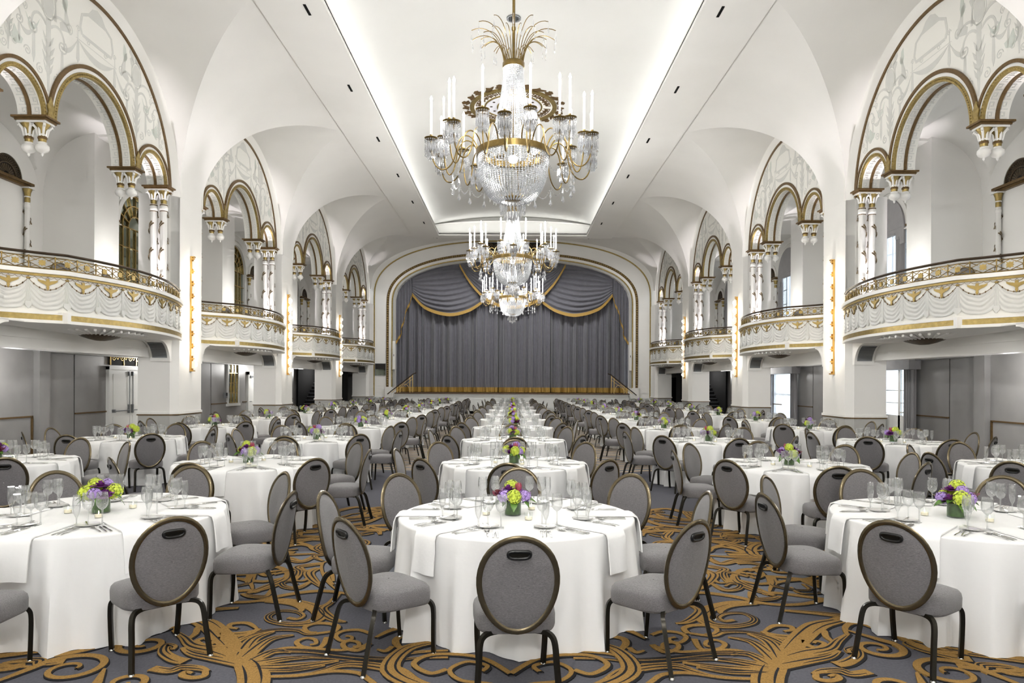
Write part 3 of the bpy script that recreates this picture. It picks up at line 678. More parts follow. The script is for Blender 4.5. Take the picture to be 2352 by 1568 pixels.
bandg = MB().lathe([(.07, -.31), (.078, -.30), (.078, -.275), (.07, -.265)], 12).mesh('gilded_collar', M['brown'], 50)
shaft = MB(); ZC0 = ZAF - ZSP
def shf(s, t):
    an = 2*pi*s; r = .082 * (1 + .05 * abs(sin(6*an))); return (r*cos(an), r*sin(an), ZC0 + (-.36 - ZC0) * t)
shaft.grid(shf, 48, 2, cu=True)
shaft.lathe([(.12, ZC0), (.12, ZC0 + .1), (.10, ZC0 + .14), (.085, ZC0 + .16)], 16)
shaft.lathe([(.083, -.40), (.098, -.44), (.10, -.47), (.098, -.50), (.083, -.54)], 16)
shaft.lathe([(.083, ZC0 + 1.02), (.105, ZC0 + 1.04), (.105, ZC0 + 1.08), (.083, ZC0 + 1.10)], 16)
me_shaft = shaft.mesh('column_shaft', M['stone'], 60)
def garland(r, z0, z1, turns, n, leaf):
    g = MB(); pts = []
    for i in range(n + 1):
        t = i / n; an = 2*pi*turns*t; pts.append((r*cos(an), r*sin(an), z0 + (z1-z0)*t))
    for i in range(1, n):
        if (i*turns/n) % 1.0 > .78: continue
        p = Vector(pts[i]); t = (Vector(pts[i+1]) - Vector(pts[i-1])).normalized(); nrm = Vector((p.x, p.y, 0)).normalized(); bn = t.cross(nrm)
        for s in (-1, 1):
            tip = p + t*leaf*.9 + bn*s*leaf*.8 + nrm*.006
            q = p + t*leaf*.25 + bn*s*leaf*.75 + nrm*.01; w = p + t*leaf*.75 + bn*s*leaf*.2 + nrm*.01
            g.add([p, q, tip, w], [(0, 1, 2, 3)])
        g.tube([pts[i-1], pts[i]], .004, 3, cap=False)
    return g
me_gar = garland(.092, ZC0 + .2, -.55, 4.2, 92, .062).mesh('leaf_garland', M['leafgold'])
colcollar = MB().lathe([(.084, -.545), (.09, -.54), (.09, -.525), (.084, -.52)], 14).lathe([(.084, -.40), (.09, -.395), (.09, -.375), (.084, -.37)], 14).mesh('gilded_collar', M['brown'], 50)
abac = MB()
abac.prism([(UA - .10, -.20), (UB + .10, -.20), (UB + .10, .20), (UA - .10, .20)], lambda a, b, d: (-a, b, d), ZSP - .035, ZSP)
abac.prism([(UA - .06, -.16), (UB + .06, -.16), (UB + .06, .16), (UA - .06, .16)], lambda a, b, d: (-a, b, d), ZSP - .075, ZSP - .035)
me_abac = abac.mesh('abacus', M['brown'])
me_keyleaf = MB().prism([(-.10, 0), (.10, 0), (.06, .12), (.09, .22), (.0, .40), (-.09, .22), (-.06, .12)], YZ(UA - .03), 0, .03).mesh('gilded_leaf', M['gold'])

# painted arabesque of the lunette (flat stencil)
def spiral(cx, cy, r0, turns, a0, hand=1, n=26):
    return [(cx + r0*(1 - .88*i/n)*cos(a0 + hand*2*pi*turns*i/n), cy + r0*(1 - .88*i/n)*sin(a0 + hand*2*pi*turns*i/n)) for i in range(n + 1)]
def crescent(x0, y0, x1, y1, sag, th, n=14):
    up = []; lo = []
    for i in range(n + 1):
        t = i/n; x = x0 + (x1-x0)*t; b = y0 + (y1-y0)*t - sag*4*t*(1-t)
        up.append((x, b)); lo.append((x, b - th*4*t*(1-t)))
    return up + lo[::-1]
def ell(cx, cy, a, b, n=18, rot=0): return [(cx + a*cos(2*pi*i/n)*cos(rot) - b*sin(2*pi*i/n)*sin(rot), cy + a*cos(2*pi*i/n)*sin(rot) + b*sin(2*pi*i/n)*cos(rot)) for i in range(n)]
pt = MB(); pt2 = MB(); FN = YZ(UA)
def P_(poly, m=pt, d=.004): m.prism(poly, FN, 0, d)
def B_(path, w, m=pt, d=.004): m.band(path, w, FN, 0, d)
ZQ = 8.55
for s in (-1, 1):
    X = lambda x: s * x
    # candelabrum tree over the pendant
    for (vx, z0, sc) in ((1.50, 7.12, 1.0), (2.52, 7.42, .66)):
        Q = lambda x, z: (X(vx + x*sc), z0 + z*sc)
        P_([Q(-.02, 0), Q(.02, 0), Q(.05, .5), Q(.08, .9), Q(.06, 1.05), Q(.07, 1.35), Q(-.07, 1.35), Q(-.06, 1.05), Q(-.08, .9), Q(-.05, .5)])
        for zz, rr in ((.28, .09), (.45, .11), (.62, .12), (.80, .10)):
            for q in (-1, 1): P_([Q(0, zz), Q(q*rr, zz + .10), Q(q*rr*1.5, zz + .26), Q(q*rr*.5, zz + .14)])
        P_([Q(x, z) for x, z in ell(0, 1.60, .155, .24)])
        B_([Q(x, z) for x, z in ell(0, 1.60, .19, .28, 24) + [ell(0, 1.60, .19, .28, 24)[0]]], .025*sc)
        for q in (-1, 1):
            B_([Q(x, z) for x, z in bez((q*.06, 1.2), (q*.3, 1.45), (q*.5, 1.2), (q*.44, .98), 10)], [.05*sc]*11)
            B_([Q(x, z) for x, z in spiral(q*.40, 1.0, .14, 1.6, pi*.3 if q > 0 else pi*.7, -q)], .03*sc)
            B_([Q(x, z) for x, z in bez((q*.1, 1.4), (q*.35, 1.6), (q*.55, 1.5), (q*.6, 1.35), 8)], [.06*sc, .06*sc, .05*sc, .05*sc, .04*sc, .04*sc, .03*sc, .03*sc, .01])
            B_([Q(x, z) for x, z in spiral(q*.60, 1.46, .11, 1.5, -pi/2, q)], .022*sc)
            B_([Q(x, z) for x, z in spiral(q*.22, .32, .10, 1.5, pi/2, -q)], .022*sc)
            P_([Q(q*.12, 1.80), Q(q*.30, 2.0), Q(q*.26, 2.16), Q(q*.17, 2.02), Q(q*.08, 1.90)])
            P_([Q(q*.36, .92), Q(q*.42, .92), Q(q*.44, .5), Q(q*.39, .36), Q(q*.35, .5)])
        P_([Q(-.05, 1.86), Q(.05, 1.86), Q(.07, 2.0), Q(.16, 2.12), Q(.06, 2.2), Q(0, 2.12), Q(-.08, 2.22), Q(-.14, 2.1), Q(-.06, 2.0)])
    # swags and tassels
    P_(crescent(X(.64), 8.50, X(1.16), 8.13, .10, .10)); P_(crescent(X(2.24), 8.02, X(1.86), 8.13, .10, .09))
    P_(crescent(X(1.74), 8.32, X(2.10), 8.28, .16, .09), pt2)
    P_([(X(.60), 8.50), (X(.66), 8.50), (X(.68), 8.12), (X(.63), 8.05), (X(.58), 8.12)])
    P_([(X(.625), 8.52), (X(.645), 8.52), (X(.640), 8.78), (X(.63), 8.80)])
    # seated winged figure (plain silhouette) and torch
    P_([(X(.86), 8.50), (X(1.16), 8.42), (X(1.18), 8.55), (X(1.04), 8.66), (X(1.05), 8.86), (X(1.12), 8.95), (X(1.10), 9.05), (X(1.0), 9.0), (X(.96), 8.82), (X(.90), 8.70)], pt)
    P_([(X(1.0), 8.8), (X(1.10), 8.9), (X(1.06), 9.14), (X(.98), 9.2), (X(.95), 9.0)], pt2)
    B_([(X(1.30), 8.5), (X(1.30), 8.86)], [.06, .02]); P_([(X(1.30), 8.84), (X(1.38), 9.0), (X(1.30), 9.06), (X(1.22), 9.0)])
    # swans by the small arches
    P_([(X(2.20), 7.66), (X(2.36), 7.6), (X(2.44), 7.72), (X(2.38), 7.92), (X(2.28), 7.80), (X(2.16), 7.76)], pt2)
    B_([(X(a), b) for a, b in smooth_path([(2.36, 7.64), (2.48, 7.70), (2.50, 7.86), (2.43, 7.90)], 5)], .03, pt2)
    B_([(X(a), b) for a, b in spiral(2.05, 7.62, .09, 1.6, 0, 1)], .02)
    B_([(X(a), b) for a, b in spiral(2.62, 7.5, .08, 1.6, 0, -1)], .018)
# cartouche and long swag
fr = [(-.50, 8.66), (.50, 8.66), (.56, 8.80), (.50, 9.06), (.30, 9.16), (-.30, 9.16), (-.50, 9.06), (-.56, 8.80)]
B_(fr + [fr[0]], .065); P_([(-.30, 9.18), (-.16, 9.34), (0, 9.40), (.16, 9.34), (.30, 9.18)])
P_(crescent(-.62, 8.50, .62, 8.50, .12, .14)); B_([(-.7, 8.52), (.7, 8.52)], .012)
for q in (-1, 1):
    B_([(q*a, b) for a, b in spiral(.30, 8.60, .07, 1.4, 0, 1)], .018); B_([(q*a, b) for a, b in spiral(.62, 8.72, .06, 1.4, 0, 1)], .018)
me_pt = pt.mesh('painted_arabesque', M['paint']); me_pt2 = pt2.mesh('painted_tint', M['paint2'])

UC = (UA + .10, UB - .10)
for k in BAYS:
    a = obj('arcade_wall', me_aw, None, wl, loc=(0, bay_c(k), 0))
    obj('bay_rib', me_rib, None, a); obj('gold_line', me_gline, None, a)
    for r in me_rings:
        for me in r: obj(me.name.split('.')[0], me, None, a)
    for me in me_sof:
        for m2 in me: obj(m2.name.split('.')[0], m2, None, a)
    if k >= 0: obj('painted_arabesque', me_pt, None, a); obj('painted_tint', me_pt2, None, a)
    for v in (-VC, -VP, VP, VC): obj('abacus', me_abac, None, a, loc=(0, v, 0))
    for v in (-VP, VP):
        obj('gilded_leaf', me_keyleaf, None, a, loc=(0, v, ZSP))
        for u in UC:
            c = obj('pendant_capital', me_cap, None, wl, loc=(-u, bay_c(k) + v, ZSP - .075))
            obj('capital_leaves', me_vol, None, c); obj('urn_drop', me_urn, None, c); obj('gilded_collar', bandg, None, c)
    for v in (-VC, VC):
        for u in UC:
            c = obj('column_shaft', me_shaft, None, wl, loc=(-u, bay_c(k) + v, ZSP - .075))
            obj('capital_bell', me_cap, None, c); obj('capital_leaves', me_vol, None, c); obj('leaf_garland', me_gar, None, c); obj('gilded_collar', colcollar, None, c)

# gallery behind the arcade: floor, vault, piers, outer wall with windows and lunettes
slab = MB().box(-UW, -9.02, YB, YE, ZAC, ZAF)
obj('gallery_floor', slab, M['white'], wl)
gv = MB(); UM = (UB + UW) / 2; RG = (UW - UB) / 2
def gvf(s, t):
    u = UB + (UW - UB) * s; v = -PITCH/2 + PITCH * t
    a = 6.62 + RG * 1.02 * sqrt(max(0, 1 - ((u - UM) / RG) ** 2))
    b = 6.62 + RG * 1.02 * sqrt(max(0, 1 - (v / 3.15) ** 2)) if abs(v) < 3.15 else 6.62
    return (-u, v, max(a, b))
gv.grid(gvf, 40, 80); me_gv = gv.mesh('gallery_vault', M['white'], 40)
pier = MB().box(-UW, -10.6, -.55, .55, ZAF, 8.2); me_pier = pier.mesh('gallery_pier', M['white'])
tarch = MB()
tarch.grid(lambda s, t: (-(UM - (RG - .04) * cos(pi*s)), -.42 + .84*t, 6.62 + (RG*1.02 - .06) * sin(pi*s)), 24, 1)
for q in (-.42, .42):
    tarch.grid(lambda s, t, q=q: (-(UM - (RG - .04 + .06*t) * cos(pi*s)), q, 6.62 + (RG*1.02 - .06 + .08*t) * sin(pi*s)), 24, 1)
me_tarch = tarch.mesh('transverse_arch', M['white'], 40)
# outer wall of one gallery bay with an arched window hole (|v| < 1.1) and lunette recesses
RW = 1.08; ZW0 = 3.55; ZWS = 6.58
def holed(u, hole):
    mb = MB(); vs = sorted(set([round(x, 4) for x in [-3.9 + 7.8*i/40 for i in range(41)] + [-RW*cos(pi*i/24) for i in range(25)] + [-RW - 1e-3, RW + 1e-3]]))
    n = len(vs)
    lo = [(-u, v, ZAF) for v in vs]; 
    zb = [ZW0 if abs(v) <= RW else ZAF for v in vs]
    zt_ = [ZWS + sqrt(max(0, RW*RW - v*v)) if abs(v) <= RW else ZAF for v in vs]
    mb.add(lo + [(-u, v, z) for v, z in zip(vs, zb)], [(i, i+1, n+i+1, n+i) for i in range(n-1) if abs(vs[i]) <= RW and abs(vs[i+1]) <= RW])
    mb.add([(-u, v, z) for v, z in zip(vs, zt_)] + [(-u, v, 8.2) for v in vs], [(i, i+1, n+i+1, n+i) for i in range(n-1)])
    return mb
gw = holed(UW, True)
def jamb(mb, d):
    pts = [(-RW, ZW0), (-RW, ZWS)] + [(-RW*cos(pi*i/20), ZWS + RW*sin(pi*i/20)) for i in range(1, 20)] + [(RW, ZWS), (RW, ZW0), (-RW, ZW0)]
    for (a, b), (c, e) in zip(pts[:-1], pts[1:]): mb.add([(-UW, a, b), (-UW, c, e), (-UW - d, c, e), (-UW - d, a, b)], [(0, 1, 2, 3)])
jamb(gw, .3)
me_gw = gw.mesh('gallery_wall', M['white'], 30)
arch_tr = MB().arcband(0, ZWS, RW, RW + .16, UW - .05, UW + .02, n=30); arch_tr.arcband(0, ZWS, RW + .20, RW + .23, UW - .03, UW + .02, n=30)
me_at = arch_tr.mesh('window_arch_moulding', M['rib'], 40)
# lunette: dark carved half disc, with cornice and colonnettes
RLU = .50
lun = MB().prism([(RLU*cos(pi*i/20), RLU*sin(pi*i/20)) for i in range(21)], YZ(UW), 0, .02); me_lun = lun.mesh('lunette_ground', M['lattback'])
lat = MB()
for i in range(13):
    a = pi * i / 12; lat.band([(.10*cos(a), .10*sin(a)), (.27*cos(a), .27*sin(a))], [.02, .05], YZ(UW), .02, .035)
for i in range(22):
    a = pi * (i + .5) / 22; a2 = pi * (i + 2) / 22; a3 = pi * (i - 1) / 22
    for b in (a2, a3):
        b = min(pi, max(0, b)); lat.band([(.34*cos(a), .34*sin(a)), (.48*cos(b), .48*sin(b))], .016, YZ(UW), .02, .035)
for r in (.31, .485): lat.arcband(0, 0, r - .016, r + .016, UW - .045, UW - .01, n=24)
me_lat = lat.mesh('carved_lattice', M['lattice'])
lrim = MB().arcband(0, 0, RLU, RLU + .12, UW - .06, UW + .02, n=24); me_lrim = lrim.mesh('lunette_moulding', M['rib'], 40)
corn = MB().box(-UW - .02, -UW + .10, -.72, .72, 6.50, 6.56).box(-UW - .02, -UW + .16, -.78, .78, 6.56, 6.62); me_corn = corn.mesh('lunette_cornice', M['brown'])
sh2 = MB(); Z2 = ZAF - 6.5
sh2.lathe([(.09, Z2), (.09, Z2 + .1), (.06, Z2 + .14), (.06, -.36)], 14).lathe([(.061, -.5), (.072, -.47), (.072, -.44), (.061, -.41)], 14)
me_sh2 = sh2.mesh('colonnette', M['stone'], 40)
me_gar2 = garland(.068, Z2 + .3, -.55, 4.6, 92, .055).mesh('leaf_garland', M['leafgold'])
cap2 = MB().lathe([(.06, -.36), (.065, -.30), (.06, -.24), (.075, -.12), (.105, -.03), (.105, 0)], 10).mesh('capital_bell', M['gold'], 40)
cap2b = MB().box(-.12, .12, -.12, .12, -.03, 0).lathe([(.07, -.24), (.076, -.225), (.07, -.21)], 10).mesh('capital_plate', M['stone'])
for k in BAYS:
    c = bay_c(k)
    obj('gallery_vault', me_gv, None, wl, loc=(0, c, 0))
    g = obj('gallery_wall', me_gw, None, wl, loc=(0, c, 0)); obj('window_arch_moulding', me_at, None, g)
    p = obj('gallery_pier', me_pier, None, wl, loc=(0, c + PITCH/2, 0)); obj('transverse_arch', me_tarch, None, p)
    for v in (-2.02, 2.02):
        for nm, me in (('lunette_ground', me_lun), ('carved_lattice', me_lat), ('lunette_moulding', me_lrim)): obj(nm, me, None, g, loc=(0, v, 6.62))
        obj('lunette_cornice', me_corn, None, g, loc=(0, v, 0))
    for v in (-2.66, -1.38, 1.38, 2.66):
        c2 = obj('colonnette', me_sh2, None, wl, loc=(-UW + .08, c + v, 6.5))
        obj('leaf_garland', me_gar2, None, c2); obj('capital_bell', cap2, None, c2); obj('capital_plate', cap2b, None, c2)

# beam under the gallery front, with coved brackets holding an air grille at each pillar
me_beam = MB().box(-9.34, -9.0, -3.1, 3.1, 2.40, ZAC + .01).box(-9.36, -8.98, -3.1, 3.1, 2.60, 2.64).box(-9.0, -8.5, -3.1, 3.1, ZAC - .02, ZAC).mesh('gallery_beam', M['white'])
brk = MB(); CV = [(.10 + .46*(1 - cos(pi/2*i/8)), 2.30 + .50*sin(pi/2*i/8)) for i in range(9)]
brk.prism([(0, 2.86), (0, 2.30)] + CV + [(.56, 2.86)], lambda a, b, d: (-d, 3.10 - a, b), 8.50, 8.99)
me_brk = brk.mesh('coved_bracket', M['white'], 30)
grl = MB()
def cvp(t): return (.10 + .46*(1 - cos(pi/2*t)), 2.30 + .50*sin(pi/2*t))
grl.grid(lambda s, t: (-(8.56 + .37*s), 3.10 - cvp(.12 + .60*t)[0] - .006, cvp(.12 + .60*t)[1] - .004), 1, 8)
for i in range(8):
    a, z = cvp(.14 + .58*i/7); grl.box(-8.92, -8.57, 3.10 - a - .018, 3.10 - a - .004, z - .012, z - .004)
me_grl = grl.mesh('air_grille', M['greyfix'])
for k in BAYS:
    b = obj('gallery_beam', me_beam, None, wl, loc=(0, bay_c(k), 0))
    for s in (1, -1):
        q = obj('coved_bracket', me_brk, None, b); q.scale = (1, s, 1)
        q2 = obj('air_grille', me_grl, None, b); q2.scale = (1, s, 1)
wr = tree_copy(wl); wr.name = 'wall_right'; wr.scale = (-1, 1, 1); wr['kind'] = 'structure'

# back wall behind the camera, end walls of the galleries
bw = MB().box(-12.2, 12.2, YB - .3, YB, 0, 11)
tag(obj('wall_back', bw, M['white']), kind='structure')
for s_, nm in ((-1, 'rear_left'), (1, 'rear_right')):
    tag(obj('wall_' + nm, MB().box(*sorted((s_*UN, s_*(UN + .4))), YB, bay_c(-1) - 3.9 - .75, 0, 9.7).box(*sorted((s_*5.3, s_*8.5)), YB, bay_c(-1) - 3.9, ZF + .02, ZF + .2), M['white']), kind='structure')
# ------------------------------------------------------------------ lower aisle walls
def aisle_wall(side):
    s = -1 if side == 'left' else 1
    def bx(mb, u0, u1, y0, y1, z0, z1): mb.box(min(s*u0, s*u1), max(s*u0, s*u1), y0, y1, z0, z1)
    par = empty('wall_aisle_' + side, kind='structure')
    mb = MB()
    if s < 0: segs = [(YB, YE)]
    else: segs = [(YB, 18.7), (20.5, 26.4), (29.0, YE)]
    for a, b in segs: bx(mb, UL, UL + .2, a, b, 0, ZAC)
    if s > 0:
        for a, b in ((18.7, 20.5), (26.4, 29.0)): bx(mb, UL, UL + .2, a, b, 2.32, ZAC)
    obj('wall_plaster', mb, M['grey'], par)
    cl = MB(); bx(cl, 8.9, UL + .2, YB, YE, ZAC - .05, ZAC); obj('aisle_ceiling', cl, M['white'], par)
    # pilasters, header over the recess, panel joints, gold chair rails
    for y in (8.2, 15.9, 23.7, 31.5):
        pl = MB(); bx(pl, UL - .14, UL + .01, y - .18, y + .18, 0, 2.62); obj('pilaster', pl, M['grey'], par)
        hd = MB(); bx(hd, UL - .16, UL + .01, y - .2, y + 4.0, 2.46, ZAC - .04); obj('header_panel', hd, M['grey'], par)
        jt = MB(); bx(jt, UL - .006, UL + .01, y + 1.28, y + 1.295, .1, 2.46); obj('panel_joint', jt, M['dark'], par)
        ra = MB()
        bx(ra, UL - .03, UL + .01, y - 3.6, y - .22, .985, 1.02); bx(ra, UL - .03, UL + .01, y - .26, y - .22, .16, 1.02); bx(ra, UL - .03, UL + .01, y - 3.6, y - .22, .14, .17)
        bx(ra, UL - .03, UL + .01, y + 1.3, y + 2.75, .985, 1.02)
        obj('gold_chair_rail', ra, M['brown'], par)
        bbm = MB(); bx(bbm, UL - .03, UL + .01, y - 3.6, y + 2.75, 0, .12); obj('skirting', bbm, M['bronze'], par)
    gt = MB(); bx(gt, UL - .5, UL - .42, YB, YE, ZAC - .09, ZAC - .05); obj('ceiling_trim', gt, M['brown'], par)
    return par
aisle_wall('left'); aisle_wall('right')
# skin over the two outer gallery walls where the photograph shows mirrors (left) and windows (right)
def muntins(mb, x0, x1, mid=.05):
    """bars in local (v, z): arched grid"""
    for v in (-.72, -.36, 0, .36, .72): mb.box(x0, x1, v - .016, v + .016, ZW0, ZWS if abs(v) > .4 else ZWS)
    for z in (4.1, 4.72, 5.34, 5.96, ZWS): mb.box(x0, x1, -RW, RW, z - .014, z + .014)
    for r in (.42, .74): mb.arcband(0, ZWS, r - .016, r + .016, -x1 if x0 < 0 else x0, -x0 if x0 < 0 else x1, n=20, sx=-1 if x0 < 0 else 1)
    for i in range(1, 8):
        a = pi * i / 8
        mb.add([(x, r*cos(a) + q*sin(a)*.014, ZWS + r*sin(a) - q*cos(a)*.014) for x in (x0, x1) for r in (.42, RW) for q in (-1, 1)],
               [(0, 1, 3, 2), (4, 6, 7, 5), (0, 2, 6, 4), (1, 5, 7, 3)])
    mb.arcband(0, ZWS, RW - .06, RW + .01, -x1 if x0 < 0 else x0, -x0 if x0 < 0 else x1, n=24, sx=-1 if x0 < 0 else 1)
outl = [(-RW, ZW0), (-RW, ZWS)] + [(-RW*cos(pi*i/20), ZWS + RW*sin(pi*i/20)) for i in range(1, 20)] + [(RW, ZWS), (RW, ZW0)]
mm = MB(); muntins(mm, -UW - .09, -UW - .05); me_mun_l = mm.mesh('brass_bar', M['brass'])
me_mir = MB().prism(outl, lambda a, b, d: (-UW - .10 - d, a, b), 0, .02).mesh('mirror_pane', M['mirror'])
mm = MB(); muntins(mm, UW + .14, UW + .18); me_mun_r = mm.mesh('window_bar', M['greyfix'])
me_pane = MB().prism(outl, lambda a, b, d: (UW + .16 + d, a, b), 0, .004).mesh('window_pane', M['pane'])
# pelmet with a stepped lower edge, side curtains, sheer
stp = [(-RW, ZWS), (-RW, 6.1), (-.86, 6.1), (-.86, 6.27), (-.62, 6.27), (-.62, 6.43), (.62, 6.43), (.62, 6.27), (.86, 6.27), (.86, 6.1), (RW, 6.1), (RW, ZWS)] + [(RW*cos(pi*i/20), ZWS + RW*sin(pi*i/20)) for i in range(1, 20)]
pm = MB().prism(stp, lambda a, b, d: (UW - .10 + d, a, b), 0, .06); me_pelm = pm.mesh('pelmet', M['pelmet'])
pe = MB()
pq = [(a*.95, b + (.06 if b < ZWS else 0)) for a, b in stp[1:11]]
pe.band(pq, .02, lambda a, b, d: (UW - .10 - d, a, b), 0, .008); pe.band([(-.98, 6.62), (.98, 6.62)], .03, lambda a, b, d: (UW - .10 - d, a, b), 0, .012)
me_pedge = pe.mesh('pelmet_braid', M['drape'])
def curtain_mb(v0, v1, z0, z1, x, folds, amp=.035, sx=1):
    mb = MB(); n = folds * 8
    mb.grid(lambda s, t: (sx*(x + amp*sin(2*pi*folds*s) + .012*sin(5.3*pi*folds*s*.31)), v0 + (v1-v0)*s, z0 + (z1-z0)*t), n, 3); return mb
me_cur = [curtain_mb(a, b, ZAF + .1, 6.3, UW - .06, 5).mesh('side_curtain', M['drape'], 80) for a, b in ((-1.05, -.62), (.62, 1.05))]
me_sheer = curtain_mb(-.66, .30, ZAF + .2, 6.45, UW + .03, 7, .02).mesh('sheer_curtain', M['sheer'], 80)
nth = ['', 'first', 'second', 'third', 'fourth', 'fifth', 'sixth', 'seventh', 'eighth', 'ninth', 'tenth']
for k in BAYS:
    w = tag(obj('window_%d' % (k + 2), me_mir, None, None, loc=(0, bay_c(k), 0)), kind='structure'); obj('brass_bars', me_mun_l, None, w)
    w = tag(obj('window_%d' % (k + 12), me_pane, None, None, loc=(0, bay_c(k), 0)), kind='structure'); obj('window_bars', me_mun_r, None, w)
    lab = nth[max(1, 4 - k)] if k < 4 else ''
    c = empty('curtain_set', (UW - .06, bay_c(k), ZAF), 0, 'taupe stepped pelmet with grey side curtains at right gallery window, %s from the stage' % nth[4 - k], 'curtain', 'gallery window curtains')
    for me in (me_pelm, me_pedge, me_cur[0], me_cur[1], me_sheer):
        o = obj(me.name.split('.')[0], me, None, c); o.location = (-(UW - .06), 0, -ZAF)

# lower windows and doors, right aisle: garden door and window, both with pelmet and curtains
def lower_window(y0, y1, label, door):
    w = empty('window_30' if door else 'window_31', kind='structure'); yc = (y0 + y1) / 2; x = UL + .12
    fr = MB()
    for a, b in ((y0, y0 + .07), (y1 - .07, y1)): fr.box(x - .04, x + .04, a, b, 0 if door else .4, 2.32)
    fr.box(x - .04, x + .04, y0, y1, 2.24, 2.32); fr.box(x - .04, x + .04, y0, y1, 0 if door else .4, .12 if door else .5)
    if door:
        fr.box(x - .03, x + .03, y0, y1, .12, .95); fr.box(x - .03, x + .03, yc - .05, yc + .05, 0, 2.3)
        for z in (1.3, 1.65): fr.box(x - .015, x + .015, y0, y1, z - .012, z + .012)
        fr.box(x - .09, x - .03, y0 + .1, yc - .1, 1.02, 1.06)
    else:
        fr.box(x - .03, x + .03, y0, y1, 1.38, 1.43)
    obj('window_frame', fr, M['doorwhite'], w)
    obj('glass_pane', MB().box(x - .004, x + .004, y0 + .05, y1 - .05, .1, 2.25), M['pane'], w)
    if not door:
        wl_ = MB().box(UL, UL + .2, y0, y1, 0, .42); obj('window_sill', wl_, M['grey'], w)
    c = empty('curtain_set', (UL - .1, yc, 0), 0, label, 'curtain')
    pel = MB().box(-.22, .10, -(yc - y0) - .3, (y1 - yc) + .3, 2.22, 2.62); obj('pelmet', pel, M['pelmet'], c)
    for a, b in ((-(yc - y0) - .22, -(yc - y0) + .22), ((y1 - yc) - .3, (y1 - yc) + .28)):
        obj('side_curtain', curtain_mb(a, b, .03, 2.25, -.02, 5, .05), M['drape'], c, 80)
    if not door: obj('sheer_curtain', curtain_mb(-(yc - y0) + .1, (y1 - yc) - .2, .05, 2.25, .12, 9, .02), M['sheer'], c, 80)
lower_window(18.7, 20.5, 'grey curtains and boxed pelmet at glazed door beyond the near right pillar', True)
lower_window(26.4, 29.0, 'grey curtains and sheer at tall window beyond the second right pillar', False)

# left aisle: white double door with exit sign, brass-barred window, plain door
d = empty('door_1', (-UL, 19.6, 0), kind='structure')
for a, b in ((-.95, -.01), (.01, .95)):
    obj('door_leaf', MB().box(-.02, .05, a, b, 0, 2.12).box(.045, .06, a + .12, b - .12, .15, .85).box(.045, .06, a + .12, b - .12, 1.05, 2.0), M['doorwhite'], d)
obj('door_frame', MB().box(-.03, .09, -1.08, -.95, 0, 2.2).box(-.03, .09, .95, 1.08, 0, 2.2).box(-.03, .10, -1.08, 1.08, 2.12, 2.22), M['doorwhite'], d)
pb = MB()
for s in (-1, 1):
    pb.box(.05, .10, s*.09 - .03, s*.09 + .03, .92, 1.16); pb.tube([(.09, s*.09, 1.1), (.09, s*.09, 2.0)], .012, 6); pb.box(.05, .11, s*.09 - .02, s*.09 + .02, 1.96, 2.08)
    pb.tube([(.12, s*.12, 1.0), (.12, s*.85, 1.0)], .014, 6); pb.box(.05, .13, s*.85 - .03, s*.85 + .03, .96, 1.04)
obj('panic_bar', pb, M['greyfix'], d, 40)
tr = MB().box(0, .04, -.95, .95, 2.24, 2.66); obj('carved_transom', tr, M['lattback'], d)
tr2 = MB()
for i in range(9):
    tr2.band(spiral(-.8 + .2*i, 2.45, .09, 1.3, 0, 1 if i % 2 else -1, 14), .014, lambda a, b, q: (.04 + q, a, b), 0, .012)
for y in (-.95, -.31, .31, .94): tr2.box(.03, .06, y - .015, y + .015, 2.24, 2.66)
obj('gilt_scrollwork', tr2, M['brass'], d)
e = empty('exit_sign', (-UL + .12, 20.45, 2.52), 0, 'white exit sign with red letters above the white double doors', 'exit sign')
obj('sign_box', MB().box(-.04, .04, -.17, .17, -.11, .11), M['doorwhite'], e)
lt = MB()
def seg_letter(mb, ch, x, w, h):
    t = .018
    S = {'E': [(0, t, 0, h), (0, w, 0, t), (0, w*.8, h/2 - t/2, h/2 + t/2), (0, w, h - t, h)], 'I': [(w/2 - t/2, w/2 + t/2, 0, h)], 'T': [(w/2 - t/2, w/2 + t/2, 0, h), (0, w, h - t, h)]}
    for a, b, c, e2 in S.get(ch, []): mb.box(.04, .046, x + a, x + b, c - h/2, e2 - h/2)
    if ch == 'X':
        for q in (0, 1): mb.band([(x + (0 if q else w), -h/2), (x + (w if q else 0), h/2)], t*1.1, lambda a, b, dd: (.04 + dd, a, b), 0, .006)
for i, ch in enumerate('EXIT'): seg_letter(lt, ch, -.14 + .072*i, .058, .13)
obj('sign_lettering', lt, M['exitred'], e)
w = empty('window_40', (-UL, 26.9, 0), kind='structure')
obj('brass_bars', (lambda mb: [mb.box(0, .04, y - .012, y + .012, 1.0, 2.55) for y in (-.42, -.14, .14, .42)] and [mb.box(0, .04, -.45, .45, z - .012, z + .012) for z in (1.0, 1.38, 1.76, 2.14, 2.55)] and mb)(MB()), M['brass'], w)
obj('mirror_pane', MB().box(-.01, .012, -.44, .44, 1.0, 2.55), M['mirror'], w)
obj('window_frame', MB().box(0, .06, -.55, -.45, .9, 2.65).box(0, .06, .45, .55, .9, 2.65).box(0, .09, -.6, .6, .88, .98), M['doorwhite'], w)
d = empty('door_2', (-UL, 28.85, 0), kind='structure')
obj('door_leaf', MB().box(0, .05, -.42, .42, 0, 2.1), M['doorwhite'], d)
obj('door_frame', MB().box(0, .09, -.54, -.42, 0, 2.22).box(0, .09, .42, .54, 0, 2.22).box(0, .09, -.54, .54, 2.1, 2.22), M['doorwhite'], d)
obj('door_handle', MB().tube([(.05, -.34, 1.0), (.12, -.34, 1.0), (.12, -.22, 1.0)], .012, 6), M['greyfix'], d)
